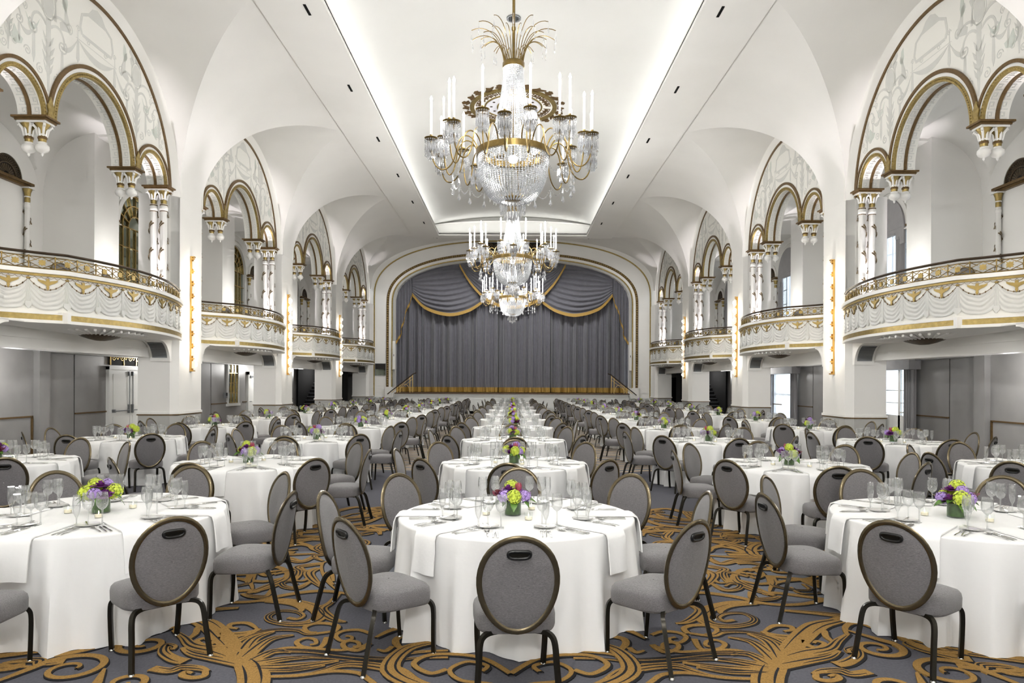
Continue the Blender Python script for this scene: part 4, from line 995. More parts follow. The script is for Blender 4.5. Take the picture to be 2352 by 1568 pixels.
obj('door_closer', MB().box(.05, .11, -.3, -.05, 1.98, 2.06).tube([(.08, -.05, 2.02), (.2, .15, 2.02), (.08, .3, 2.06)], .01, 5), M['greyfix'], d)
ph = empty('wall_phone', (-UL + .02, 26.1, 1.3), 0, 'small grey wall box beside the brass-barred window', 'wall box')
obj('box_body', MB().box(0, .09, -.07, .07, -.10, .10), M['greyfix'], ph); obj('box_lid', MB().box(.09, .11, -.055, .055, -.02, .09), M['plastic'], ph)
# doors in the end wall of the aisles
d = empty('door_3', (10.0, YE - .02, 0), kind='structure')
obj('door_leaf', MB().box(-.42, .42, -.05, 0, 0, 2.2), M['black'], d)
obj('port_window', MB().lathe([(.001, 0), (.10, 0), (.10, .02), (.001, .02)], 20).xf(Matrix.Translation((.12, -.05, 1.58)) @ Matrix.Rotation(pi/2, 4, 'X')), M['pane'], d)
obj('port_glass', MB().lathe([(.001, 0), (.095, 0), (.095, .006), (.001, .006)], 20).xf(Matrix.Translation((.12, -.055, 1.58)) @ Matrix.Rotation(pi/2, 4, 'X')), M['greyfix'], d)
obj('door_frame', MB().box(-.55, -.42, -.06, 0, 0, 2.3).box(.42, .55, -.06, 0, 0, 2.3).box(-.55, .55, -.06, 0, 2.2, 2.3), M['doorwhite'], d)
d = empty('door_4', (-10.0, YE - .02, 0), kind='structure')
obj('door_leaf', MB().box(-.42, .42, -.05, 0, 0, 2.3), M['grey'], d)
obj('door_frame', MB().box(-.52, -.42, -.06, 0, 0, 2.4).box(.42, .52, -.06, 0, 0, 2.4).box(-.52, .52, -.06, 0, 2.3, 2.4), M['doorwhite'], d)

# dark staircases up to the gallery on both sides
for s, nm in ((-1, 'left'), (1, 'right')):
    st = empty('staircase', (s * 10.05, 34.9, 0), 0, 'black carpeted staircase with brass handrail in the %s aisle near the stage' % nm, 'staircase', 'aisle staircases')
    me = MB().box(-.62, .62, 0, .30, 0, .178); mes = me.mesh('stair_tread', mat('black_stair_carpet', (.09, .085, .085), .85))
    nos = MB().box(-.62, .62, -.012, .02, .160, .182).mesh('stair_nosing', M['greyfix'])
    for i in range(16):
        t = obj('stair_tread', mes, None, st, loc=(0, .28 * i, .178 * i)); obj('stair_nosing', nos, None, t)
    sw = MB().box(-.68, .68, 4.8, 4.85, 0, ZAC).box(-.70, -.63, -.1, 4.8, 0, .2).box(.63, .70, -.1, 4.8, 0, ZAC).box(-.70, -.63, 1.2, 4.8, 0, ZAC) if s > 0 else MB().box(-.68, .68, 4.8, 4.85, 0, ZAC).box(-.70, -.63, -.1, 4.8, 0, ZAC).box(.63, .70, 1.2, 4.8, 0, ZAC)
    obj('stair_wall', sw, M['black'], st)
    hr = MB(); xx = -s * .60
    hr.tube([(xx, -.25, .95), (xx, 0, 1.0), (xx, 3.6, 3.2)], .035, 8); hr.tube([(xx, -.05, .35), (xx, 3.5, 2.55)], .014, 6)
    for i in range(8): hr.tube([(xx, -.1 + .45*i, .0 + .28*i), (xx, -.1 + .45*i, .98 + .275*i)], .016, 6)
    hr.tube([(xx, -.22, 0), (xx, -.22, 1.0)], .04, 8)
    obj('brass_handrail', hr, M['oldbrass'], st, 50)

# ------------------------------------------------------------------ proscenium wall
def sup(u, a, z0, b, n=2.5): return z0 + b * (max(0, 1 - (abs(u) / a) ** n)) ** (1 / n)
def arch_path(a, z0, b, zb, n=2.5, m=60):
    P = [(-a, zb), (-a, (zb + z0)/2)]
    for i in range(m + 1):
        th = pi * i / m; c = -cos(th)
        u = a * math.copysign(abs(c) ** (2 / n), c); P.append((u, z0 + b * abs(sin(th)) ** (2 / n)))
    return P + [(a, (zb + z0)/2), (a, zb)]
PA, PZ, PB = 7.15, 6.6, 2.65
fe = MB()
op = arch_path(PA, PZ, PB, 1.2)
# ring of wall between the opening and the outer outline
outp = [(max(-12.2, min(12.2, x * 1.75)), 1.2 if z <= 1.2 else 11.2 if z > 7.0 else z) for x, z in op]
outp = [(-12.2, z) if x < -9 and z < 11 else (12.2, z) if x > 9 and z < 11 else (x, z) for x, z in outp]
n = len(op)
fe.add([(x, YE, z) for x, z in op] + [(x, YE, z) for x, z in outp], [(i, i+1, n+i+1, n+i) for i in range(n - 1)])
fe.add([(x, YE, z) for x, z in op] + [(x, YE + .6, z) for x, z in op], [(i, i+1, n+i+1, n+i) for i in range(n - 1)])
fe.box(-12.2, 12.2, YE, YE + .05, 0, 1.21)
we = tag(obj('wall_stage', fe, M['white'], None, 30), kind='structure')
def yz(y): return lambda a, b, d: (a, y - d, b)
def arch_band(name, off, w, proud, m, par=we):
    P = arch_path(PA + off, PZ, PB + off, 1.55); return obj(name, MB().band(P, w, yz(YE), -.02, proud), m, par, 40)
arch_band('grey_reveal', .05, .12, .03, M['dado']); arch_band('gold_fillet', .16, .07, .07, M['gold']); arch_band('white_moulding', .27, .16, .05, M['stone'])
arch_band('gold_bead_ground', .43, .15, .04, M['brown'])
bd = MB(); P = arch_path(PA + .43, PZ, PB + .43, 1.55, m=240); acc = 0
last = P[0]
dense = []
for a, b in zip(P[:-1], P[1:]):
    L = math.dist(a, b); k = max(1, int(L / .02))
    dense += [(a[0] + (b[0]-a[0])*i/k, a[1] + (b[1]-a[1])*i/k) for i in range(k)]
for p in dense:
    if math.dist(p, last) >= .125: bd.lathe([(0, -.055), (.045, -.03), (.055, 0), (.045, .03), (0, .055)], 6, (p[0], YE - .05, p[1])); last = p
obj('gilded_beading', bd, M['gold'], we, 60)
o2 = arch_path(8.40, 7.0, 3.45, .95)
obj('outer_gold_line', MB().band(o2, .075, yz(YE), -.02, .04), M['gold'], we, 40)
fz = MB().prism([(-2.0, 9.86), (2.0, 9.86), (1.9, 10.36), (-1.9, 10.36)], yz(YE), 0, .03); obj('frieze_ground', fz, M['lattback'], we)
fs = MB()
for i in range(10):
    x = -1.75 + 3.5 * i / 9; fs.band(spiral(x, 10.1, .19, 1.7, 0, 1 if i % 2 else -1, 22), .035, yz(YE - .03), 0, .03)
obj('frieze_scrolls', fs, M['brown'], we)
for s in (-1, 1):
    obj('pedestal_block', MB().box(*sorted((s*7.28, s*7.72)), YE - .14, YE + .02, .9, 1.55), M['stone'], we)
    dp = MB(); 
    for a, b in ((7.75, 8.1), (8.2, 8.55)):
        dp.band([(s*a, .2), (s*b, .2), (s*b, .8), (s*a, .8), (s*a, .2)], .03, yz(YE), 0, .02)
    dp.box(*sorted((s*7.0, s*8.6)), YE - .05, YE, .88, .95)
    obj('dado_panel', dp, M['stagewhite'], we)
    sp = empty('column_speaker', (s*7.17, YE - .14, 2.6), 0, 'slim white column loudspeaker mounted on the %s side of the stage opening' % ('left' if s < 0 else 'right'), 'speaker')
    obj('speaker_box', MB().box(-.08, .08, -.07, .07, 0, 1.72), M['stone'], sp); obj('speaker_grille', MB().box(-.06, .06, -.08, -.07, .04, 1.68), M['doorwhite'], sp)
    obj('speaker_badge', MB().box(-.015, .015, -.085, -.08, .80, .92), M['black'], sp)
cw = tag(obj('window_50', MB().box(-8.32, -7.70, YE - .02, YE + .01, 2.25, 2.95), M['mirror']), kind='structure')
obj('window_shade', MB().box(-8.32, -7.70, YE - .03, YE - .02, 2.62, 2.95), M['dark'], cw); obj('window_frame', MB().band([(-8.33, 2.24), (-7.69, 2.24), (-7.69, 2.96), (-8.33, 2.96), (-8.33, 2.24)], .03, yz(YE - .02), 0, .02), M['greyfix'], cw)

# ------------------------------------------------------------------ stage
ZS = 1.22; YS = 41.0
stg = empty('stage', (0, YS, 0), 0, 'low white panelled stage platform with brown floor edge across the hall end', 'stage')
obj('stage_body', MB().box(-6.85, 6.85, .02, 1.4, .16, ZS - .06).box(-7.1, 7.1, 1.3, 5.5, .16, ZS - .06), M['stagewhite'], stg)
obj('stage_floor', MB().box(-6.92, 6.92, -.05, 1.4, ZS - .06, ZS).box(-7.1, 7.1, 1.35, 5.5, ZS - .06, ZS), M['floorwood'], stg)
obj('stage_kickboard', MB().box(-6.85, 6.85, .06, 1.3, 0, .17), M['black'], stg)
xs = [-6.8, -5.35] + [-5.2 + 1.98*i + 1.98 for i in range(0)]
edges = [-6.72, -5.36, -3.33, -1.32, .70, 2.72, 4.74, 6.72]
for i in range(7):
    a, b = edges[i] + .07, edges[i+1] - .07
    p = MB().band([(a, .28), (b, .28), (b, ZS - .16), (a, ZS - .16), (a, .28)], .035, lambda x, z, d: (x, .02 - d, z), 0, .025)
    pp = obj('stage_panel', p, M['stagewhite'], stg)
    q = MB(); m_ = (a + b) / 2
    for c, e_ in ((a + .2, m_ - .1), (m_ + .1, b - .2)):
        q.band([(c, .36), (e_, .36), (e_, ZS - .36), (c, ZS - .36), (c, .36)], .025, lambda x, z, d: (x, .02 - d, z), 0, .015)
    obj('panel_moulding', q, M['stagewhite'], pp)
for s, nm in ((-1, 'left'), (1, 'right')):
    r = empty('stage_railing', (s*5.9, YS + .35, ZS), 0, 'sloping brass railing with dark handrail at the %s end of the stage' % nm, 'railing', 'stage railings')
    X = lambda x: s * (x)
    obj('handrail', MB().tube([(X(-.22), 0, 1.18), (X(-.02), 0, 1.10), (X(1.35), 0, .02), (X(1.5), 0, -.1)], .03, 8), M['bronze'], r, 50)
    bars = MB().tube([(X(-.02), 0, 1.0), (X(1.25), 0, 0)], .016, 6).tube([(X(-.02), 0, .82), (X(1.0), 0, .02)], .012, 6)
    obj('sloping_bar', bars, M['railbrass'], r, 50)
    for x, h in ((0, 1.05), (.16, .92), (.75, .46), (.9, .34)): obj('post', MB().tube([(X(x), 0, 0), (X(x), 0, h)], .024, 8), M['railbrass'], r, 50)
    obj('arched_bar', MB().tube([(X(.2 + .26 - .26*cos(pi*i/12)), 0, .12 + .38*sin(pi*i/12)) for i in range(13)], .014, 6), M['railbrass'], r, 50)

# stage curtain: pleated panels, swags, side falls and gold braid
cu = empty('stage_curtain', (0, YE + .62, ZS), 0, 'charcoal velvet stage curtain with draped swags and gold braid', 'stage curtain')
random.seed(5)
def top_at(x): return sup(min(abs(x), PA - .02), PA, PZ, PB) - ZS + .1
NPAN = 9
for i in range(NPAN):
    x0 = -7.2 + 14.4*i/NPAN; x1 = -7.2 + 14.4*(i+1)/NPAN
    ph = [random.uniform(0, 6.28) for _ in range(3)]
    def f(s, t, x0=x0, x1=x1, ph=ph):
        x = x0 + (x1-x0)*s; q = x*2*pi
        y = .11*sin(q*1.9 + ph[0]) + .07*sin(q*3.3 + ph[1]) + .03*sin(q*7.1 + ph[2])
        return (x, y + .02, .06 + (top_at(x) - .06)*t)
    p = obj('curtain_panel', MB().grid(f, 72, 6), M['curtain'], cu, 80)
    obj('gold_braid', MB().grid(lambda s, t: (f(s, 0)[0], f(s, 0)[1] - .012, .03 + .30*t), 72, 1), M['fringe'], p, 80)
def swag(name, top, bot, y, folds, braid_w=.2, m=None):
    """top / bot: lists of (x, z) of equal resampled length"""
    n = 40; T = smooth_path(top, 20); B = smooth_path(bot, 20)
    def at(P, s):
        q = s * (len(P) - 1); i = min(int(q), len(P) - 2); f = q - i
        return (P[i][0]*(1-f) + P[i+1][0]*f, P[i][1]*(1-f) + P[i+1][1]*f)
    def f(s, t):
        a = at(T, s); b = at(B, s); e = t ** .9
        y_ = y - .16*sin(pi*s) * (.4 + .6*t) - .09*sin(2*pi*folds*t + 1.2*sin(pi*s)*2) * (sin(pi*s)*.8 + .2)
        return (a[0] + (b[0]-a[0])*e, y_, a[1] + (b[1]-a[1])*e - ZS)
    o = obj(name, MB().grid(f, n, folds*7), M['curtain'], cu, 80)
    obj('gold_braid', MB().grid(lambda s, t: (f(s, 1)[0], f(s, 1)[1] - .03, f(s, 1)[2] - .08 + braid_w*t), n, 1), M['fringe'], o, 80)
for s in (-1, 1):
    swag('swag', [(s*6.15, 8.35), (s*5.2, 8.8), (s*4.2, 9.0), (s*3.2, 9.1)], [(s*6.15, 7.2), (s*5.3, 6.35), (s*3.9, 5.95), (s*2.7, 6.2), (s*1.85, 6.75)], -.25, 9)
    jab = MB(); jb = []
    pts = [(6.18, 7.05), (6.3, 6.6), (6.55, 6.1), (6.62, 5.6), (6.85, 5.0), (6.8, 4.75), (7.2, 4.1)]
    def jf(a, t, s=s):
        P = smooth_path(pts, 8); q = a*(len(P)-1); i = min(int(q), len(P)-2); fr = q - i
        x = P[i][0]*(1-fr) + P[i+1][0]*fr; zb = P[i][1]*(1-fr) + P[i+1][1]*fr; zt_ = top_at(x) + ZS
        return (s*x, -.2 + .06*sin(x*34), zb + (zt_-zb)*t - ZS)
    j = obj('side_fall', jab.grid(jf, 60, 4), M['curtain'], cu, 80)
    obj('gold_braid', MB().grid(lambda a, t: (jf(a, 0)[0], jf(a, 0)[1] - .02, jf(a, 0)[2] - .02 + .2*t), 60, 1), M['fringe'], j, 80)
swag('swag', [(-3.2, 9.1), (-1.5, 9.24), (0, 9.27), (1.5, 9.24), (3.2, 9.1)], [(-3.25, 9.0), (-2.5, 7.8), (-1.4, 6.75), (0, 6.4), (1.4, 6.75), (2.5, 7.8), (3.25, 9.0)], -.42, 9)
obj('stage_backing', MB().box(-8.5, 8.5, 1.2, 1.25, -.02, 9.0), M['black'], cu)

# ------------------------------------------------------------------ balconies
BP_near = smooth_path([(9.15, -3.05), (8.96, -2.72), (8.74, -2.38), (8.44, -2.04), (8.06, -1.70)], 8)
BP_far = smooth_path([(8.06, -1.70), (7.86, -1.10), (7.71, -.4), (7.67, .3), (7.72, 1.0), (7.85, 1.7), (8.04, 2.4), (8.30, 3.10)], 8)
BP = BP_near + BP_far[1:]
def arclen(P):
    a = [0]
    for p, q in zip(P[:-1], P[1:]): a.append(a[-1] + math.dist(p, q))
    return a
AL = arclen(BP); LNEAR = arclen(BP_near)[-1]; LT = AL[-1]
def bnorm(i):
    def nn(p, q):
        dx, dy = q[0]-p[0], q[1]-p[1]; l = math.hypot(dx, dy); return (-dy/l, dx/l)
    ns = []
    if i > 0: ns.append(nn(BP[i-1], BP[i]))
    if i < len(BP) - 1: ns.append(nn(BP[i], BP[i+1]))
    x = sum(n[0] for n in ns)/len(ns); y = sum(n[1] for n in ns)/len(ns); l2 = x*x + y*y
    return (x/l2, y/l2)
BN = [bnorm(i) for i in range(len(BP))]
def bp(s, o=0.):
    """point at arc length s offset outwards (towards the nave) by o"""
    s = max(0, min(LT, s)); i = 0
    while i < len(AL) - 2 and AL[i+1] < s: i += 1
    f = (s - AL[i]) / max(1e-9, AL[i+1] - AL[i])
    u = BP[i][0]*(1-f) + BP[i+1][0]*f; v = BP[i][1]*(1-f) + BP[i+1][1]*f
    nx = BN[i][0]*(1-f) + BN[i+1][0]*f; ny = BN[i][1]*(1-f) + BN[i+1][1]*f
    # BN points to larger u on a path running +v: outward is the opposite
    return (u - abs(nx)*o if True else u, v - (ny if nx > 0 else -ny)*o)
def L3(u, v, z): return (-(u - UN), v, z - ZAF)
def bsweep(o0, o1, z0, z1):
    mb = MB(); n = len(BP)
    vs = []
    for i in range(n):
        for o, z in ((o0, z0), (o1, z0), (o1, z1), (o0, z1)):
            u, v = bp(AL[i], o); vs.append(L3(u, v, z))
    fs = [(i*4 + k, i*4 + (k+1) % 4, (i+1)*4 + (k+1) % 4, (i+1)*4 + k) for i in range(n-1) for k in range(4)]
    fs += [(3, 2, 1, 0), ((n-1)*4, (n-1)*4+1, (n-1)*4+2, (n-1)*4+3)]
    return mb.add(vs, fs)
ZB0 = 2.83
bal_parts = [('fascia', bsweep(-.06, 0, ZB0, 3.74), 'fascia'), ('bottom_lip', bsweep(0, .05, ZB0, 2.885), 'stone'), ('gold_frieze', bsweep(0, .035, 2.885, 2.985), 'gold'),
             ('lower_moulding', bsweep(0, .045, 2.985, 3.025), 'stone'), ('gold_cornice', bsweep(0, .045, 3.655, 3.70), 'goldflat'), ('cap_moulding', bsweep(-.08, .085, 3.70, 3.775), 'stone'), ('balcony_floor', MB().add([L3(*bp(AL[i], -.03), ZAF) for i in range(len(BP))] + [L3(9.1, 3.1, ZAF), L3(9.3, -3.05, ZAF)], [tuple(range(len(BP) + 2))]), 'dado')]
me_bal = [(n, mb.mesh(n, M[m], 30)) for n, mb, m in bal_parts]
u0, v0 = bp(LNEAR, .04)
me_corner = MB().prism([(u0 - .03, v0 - .05), (u0 + .09, v0 - .05), (u0 + .09, v0 + .05), (u0 - .03, v0 + .05)], lambda a, b, d: L3(a, b, d), ZB0, 3.03).mesh('corner_block', M['stone'])
# soffit with fan ribs and a gilded boss
sof = MB(); bx_, by_ = 8.46, .0
ring = [L3(*bp(AL[i], .02), ZB0 + .005) for i in range(len(BP))] + [L3(9.0, 3.1, ZB0 + .005), L3(9.2, -3.05, ZB0 + .005)]
sof.add(ring + [L3(bx_, by_, ZB0 - .14)], [(i, (i+1) % len(ring), len(ring)) for i in range(len(ring))])
me_sof_b = sof.mesh('balcony_soffit', M['white'])
fan = MB()
for i in range(17):
    a = pi * (.06 + .88*i/16) + pi/2
    p0 = (bx_ + .30*cos(a), by_ + .62*sin(a)); p1 = (bx_ + .72*cos(a), by_ + 1.25*sin(a))
    fan.tube([L3(p0[0], p0[1], ZB0 - .10), L3(p1[0], p1[1], ZB0 - .045)], [.012, .03], 5)
me_fan = fan.mesh('fan_rib', M['white'], 60)
boss = MB().lathe([(.02, -.20), (.10, -.195), (.22, -.17), (.36, -.125), (.40, -.105), (.40, -.09)], 28)
boss.v = [(L3(bx_, by_, 0)[0] + x*.78, y*1.35 + by_, ZB0 + z - ZAF) for x, y, z in boss.v]
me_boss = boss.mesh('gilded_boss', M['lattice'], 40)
# swags, garlands, eagles, rosettes
NN = [i*LNEAR/3 for i in range(4)]; NF = [LNEAR + (LT-LNEAR)*i/8 for i in range(9)]
nodes = NN + NF[1:]
me_sw = []
EAG = [(0, -.115), (.025, -.07), (.02, -.03), (.05, -.005), (.11, .02), (.155, .05), (.165, .085), (.12, .07), (.06, .06), (.028, .05), (.03, .075), (.012, .10), (-.02, .095), (-.045, .085), (-.022, .075), (-.03, .05), (-.06, .06), (-.12, .07), (-.165, .085), (-.155, .05), (-.11, .02), (-.05, -.005), (-.02, -.03), (-.025, -.07)]
for a, b in zip(nodes[:-1], nodes[1:]):
    L = b - a; m_ = (a + b)/2
    def f(s, t, a=a, L=L):
        x = 2*s - 1
        top = 3.58 - .17*(1 - x*x); bot = 3.065 + .14*abs(x)**3
        z = top + (bot - top)*t
        fold = .012*sin(2*pi*4.3*t**(1 - .5*x*x) + .8*sin(7*x))*(1 - abs(x)**8)*(1 - t**9)
        u, v = bp(a + L*(.02 + .96*s), .014 + fold + .012*(1 - x*x)*t)
        return L3(u, v, z)
    sw = MB().grid(f, 16, 30).mesh('drape_relief', M['swag'], 80)
    g = MB(); pts = [L3(*bp(a + L*s, .02), 3.605 - .185*(1 - (2*s-1)**2)) for s in [i/14 for i in range(15)]]
    g.tube(pts, .0055, 4)
    for i in (2, 4, 6, 8, 10, 12):
        x, y, z = pts[i]; g.lathe([(0, -.02), (.016, -.004), (.008, .012), (0, .02)], 4, (x, y, z))
    n_up = 6
    for i in range(n_up):
        up = [L3(*bp(a + L*(i + s)/n_up, .012), 3.645 - .03*(1 - (2*s-1)**2)) for s in (0, .25, .5, .75, 1)]
        g.tube(up, .004, 4, cap=False)
    sc = min(1.0, L / .62)
    eg = MB().prism([(p*sc, q) for p, q in EAG], lambda p, q, d: L3(*bp(m_ + p, .012 + d), 3.52 + q), 0, .016)
    tas = MB()
    for q in (-.03, -.01, .01, .03): tas.tube([L3(*bp(a + q*.6, .016), 3.58), L3(*bp(a + q, .022), 3.20)], .010, 5)
    tas.prism([(-.05, 3.20), (.05, 3.20), (.05, 3.13), (0, 3.07), (-.05, 3.13)], lambda p, q, d: L3(*bp(a + p, .012 + d), q), 0, .03)
    ros = MB().lathe([(0, -.014), (.028, -.012), (.034, 0), (.028, .012), (0, .014)], 10, L3(*bp(a, .02), 3.61))
    me_sw.append((sw, [('garland', g.mesh('garland', M['brown'])), ('bird_ornament', eg.mesh('bird_ornament', M['goldflat'])), ('tassel', tas.mesh('tassel', M['swag'], 60)), ('rosette', ros.mesh('rosette', M['goldflat'], 60))]))
# railing
ZR = 4.07
def brail(o, z, r, n=90): return [L3(*bp(LT*i/n, o), z) for i in range(n + 1)]
me_hand = MB().tube(brail(-.02, ZR, 0), .03, 8, flat=(1.25, .8)).mesh('handrail', M['bronze'], 60)
me_low = MB().tube(brail(-.02, 3.80, 0), .012, 6).tube(brail(-.02, 4.0, 0), .010, 6).mesh('rail_bar', M['oldbrass'], 60)
NPS = 17; me_rail_p = []
STAR = []
for i in range(16):
    r = .062 if i % 2 == 0 else .036
    if i % 4 == 2: r = .05
    STAR.append((r*cos(2*pi*i/16 + pi/4), r*sin(2*pi*i/16 + pi/4)))
for i in range(NPS + 1):
    s = LT*i/NPS
    post = MB().lathe([(.016, 3.76), (.012, 3.80), (.010, 3.86), (.02, 3.885), (.02, 3.90), (.010, 3.92), (.012, 3.99), (.016, 4.02)], 8)
    u, v = bp(s, -.02); post.v = [(L3(u, v, 0)[0] + x, y + v, z - ZAF) for x, y, z in post.v]
    dm = st_ = None
    if i < NPS:
        s1 = LT*(i+1)/NPS; m_ = (s + s1)/2; dm = MB()
        for (a, za), (b, zb) in (((s, 3.90), (m_, 4.0)), ((m_, 4.0), (s1, 3.90)), ((s1, 3.90), (m_, 3.80)), ((m_, 3.80), (s, 3.90)),
                                 ((s, 4.0), (s + (s1-s)*.3, 3.94)), ((s1, 4.0), (s1 - (s1-s)*.3, 3.94)), ((s, 3.80), (s + (s1-s)*.3, 3.85)), ((s1, 3.80), (s1 - (s1-s)*.3, 3.85))):
            dm.tube([L3(*bp(a, -.02), za), L3(*bp(b, -.02), zb)], .007, 5)
        st_ = MB().prism(STAR, lambda p, q, d: L3(*bp(m_ + p*1.25, -.02 + d), 3.90 + q*1.15), -.012, .012)
        st_ = st_.mesh('star_plaque', M['goldflat']); dm = dm.mesh('diamond_bars', M['oldbrass'])
    me_rail_p.append((post.mesh('baluster', M['oldbrass'], 50), dm, st_))
side_n = {-1: 'left', 1: 'right'}
ORDS = {3: 'nearest the stage', 2: 'second from the stage', 1: 'third from the stage', 0: 'closest to the viewer', -1: 'beside the viewer'}
for k in (0, 1, 2, 3):
    for s in (-1, 1):
        b = empty('balcony', (s*UN, bay_c(k), ZAF), 0, 'white and gold bowed balcony with bronze railing on the %s wall, %s' % (side_n[s], ORDS[k]), 'balcony', 'side balconies')
        if s > 0: b.scale = (-1, 1, 1)
        for n, me in me_bal: obj(n, me, None, b)
        obj('corner_block', me_corner, None, b); so = obj('balcony_soffit', me_sof_b, None, b); obj('fan_rib', me_fan, None, so); obj('gilded_boss', me_boss, None, so)
        for sw, subs in me_sw:
            q = obj('drape_relief', sw, None, b)
            for n, me in subs: obj(n, me, None, q)
        h = obj('handrail', me_hand, None, b); obj('rail_bar', me_low, None, b)
        for po, dm, st_ in me_rail_p:
            obj('baluster', po, None, b)
            if dm: q = obj('diamond_bars', dm, None, b); obj('star_plaque', st_, None, q)
# uplights washing the columns at the far end of each balcony
for k in (-1, 0, 1, 2, 3):
    for s in (-1, 1):
        for v in (VC, -VC):
            o = lamp('column_uplight', 'SPOT', (s*(UA + .12), bay_c(k) + v - .26*(1 if v > 0 else -1), ZAF + .12), P_UPLIGHT, (1, .93, .965), spot_size=radians(40), spot_blend=.8, shadow_soft_size=.05)
            o.rotation_euler = (Vector((s*.10, .10 if v > 0 else -.10, 1))).to_track_quat('-Z', 'Y').to_euler()
            if k >= 0 and v > 0:
                f = empty('uplight', (s*(UA + .12), bay_c(k) + v - .26, ZAF), 0, 'small uplight at the column foot on the %s balcony %s' % (side_n[s], ORDS[k]), 'light', 'balcony uplights')
                obj('lamp_housing', MB().lathe([(.05, 0), (.06, .02), (.06, .09), (.045, .09), (.04, .03)], 12), M['doorwhite'], f, 40)

# ------------------------------------------------------------------ pillar sconces: brass channel with staggered glass blocks
scb = MB().box(0, .03, -.055, .055, 0, 3.0).box(.03, .045, -.055, -.045, 0, 3.0).box(.03, .045, .045, .055, 0, 3.0); me_scb = scb.mesh('back_channel', M['sconcebrass'])
me_sce = MB().box(0, .10, -.05, .05, 0, .03).mesh('end_cap', M['sconcebrass'])
gb = MB().box(.045, .13, -.045, .045, 0, .19); me_gb = gb.mesh('glass_block', M['sconceglass'])
bl = MB().lathe([(.0, -.06), (.028, -.04), (.034, 0), (.028, .04), (0, .06)], 10); me_bl = bl.mesh('sconce_lamp', M['sconcebulb'], 60)
clp = MB().box(.03, .11, -.05, -.015, 0, .03).mesh('clip', M['sconcebrass'])
for k in (-2, -1, 0, 1, 2):
    y = bay_c(k) + PITCH/2
    if y < YB + 1: continue
    for s in (-1, 1):
        sc = empty('wall_sconce', (s*UN, y, 2.07), 0, 'tall brass wall light with lit glass blocks on the %s pillar, %s' % (side_n[s], {2: 'first from the stage', 1: 'second from the stage', 0: 'third from the stage', -1: 'beside the viewer', -2: 'behind the viewer'}[k]), 'wall light', 'pillar wall lights')
        if s > 0: sc.scale = (-1, 1, 1)
        obj('back_channel', me_scb, None, sc)
        for z in (0, 2.97): obj('end_cap', me_sce, None, sc, loc=(0, 0, z))
        for i in range(9):
            z = .08 + .325*i
            q = obj('glass_block', me_gb, None, sc, loc=(0, .012*(-1)**i, z)); obj('sconce_lamp', me_bl, None, sc, loc=(.15, 0, z + .10)); obj('clip', clp, None, sc, loc=(0, 0, z + .235))
        for zz in (2.6, 3.6, 4.6): lamp('sconce_light', 'POINT', (s*(UN - .24), y, zz), P_SCONCE/3, (1, .91, .78), shadow_soft_size=.10)

# aisle ceiling lamps
for k in (-1, 0, 1, 2, 3):
    for s in (-1, 1):
        for dy in (-.5,):
            y = bay_c(k) + dy
            l = empty('aisle_lamp', (s*9.9, y, ZAC - .05), 0, 'round crystal ceiling lamp under the %s gallery, bay %s' % (side_n[s], ORDS[k]), 'ceiling lamp', 'aisle ceiling lamps')
            obj('lamp_plate', MB().lathe([(.001, 0), (.36, 0), (.36, -.03), (.33, -.04)], 24), M['brass'], l, 40)
            obj('crystal_dish', MB().lathe([(.33, -.04), (.32, -.11), (.22, -.16), (.04, -.175), (.012, -.19), (.02, -.21), (.001, -.235)], 24), M['diffuser'], l, 50)
            lamp('aisle_light', 'POINT', (s*9.9, y, ZAC - .5), P_AISLE*2, LAMP_COL, shadow_soft_size=.16)

# unseen lanterns added behind each pillar to brighten the gallery
lan = MB().lathe([(.001, -.16), (.05, -.15), (.07, -.05), (.075, .08), (.05, .14), (.001, .16)], 12); me_lan = lan.mesh('fill_lantern_glass', M['diffuser'], 50)
lbk = MB().box(-.10, .0, -.03, .03, -.03, .03).lathe([(.076, .08), (.08, .09), (.05, .16), (.001, .2)], 12).mesh('fill_lantern_bracket', M['brass'], 40)
for k in (-1, 0, 1, 2):
    for s in (-1, 1):
        y = bay_c(k) + PITCH/2
        l = empty('gallery_fill_lantern', (s*9.47, y, 5.0), 0 if s > 0 else pi, 'small unseen lantern added as gallery fill behind the %s pillar %s' % (side_n[s], {2: 'first from the stage', 1: 'second from the stage', 0: 'third from the stage', -1: 'beside the viewer'}[k]), 'wall lantern', 'added gallery fill lanterns')
        obj('fill_lantern_glass', me_lan, None, l); obj('fill_lantern_bracket', lbk, None, l)
        lamp('gallery_fill_light', 'POINT', (s*9.75, y, 5.0), P_GALLERY_FILL, LAMP_COL, shadow_soft_size=.12)

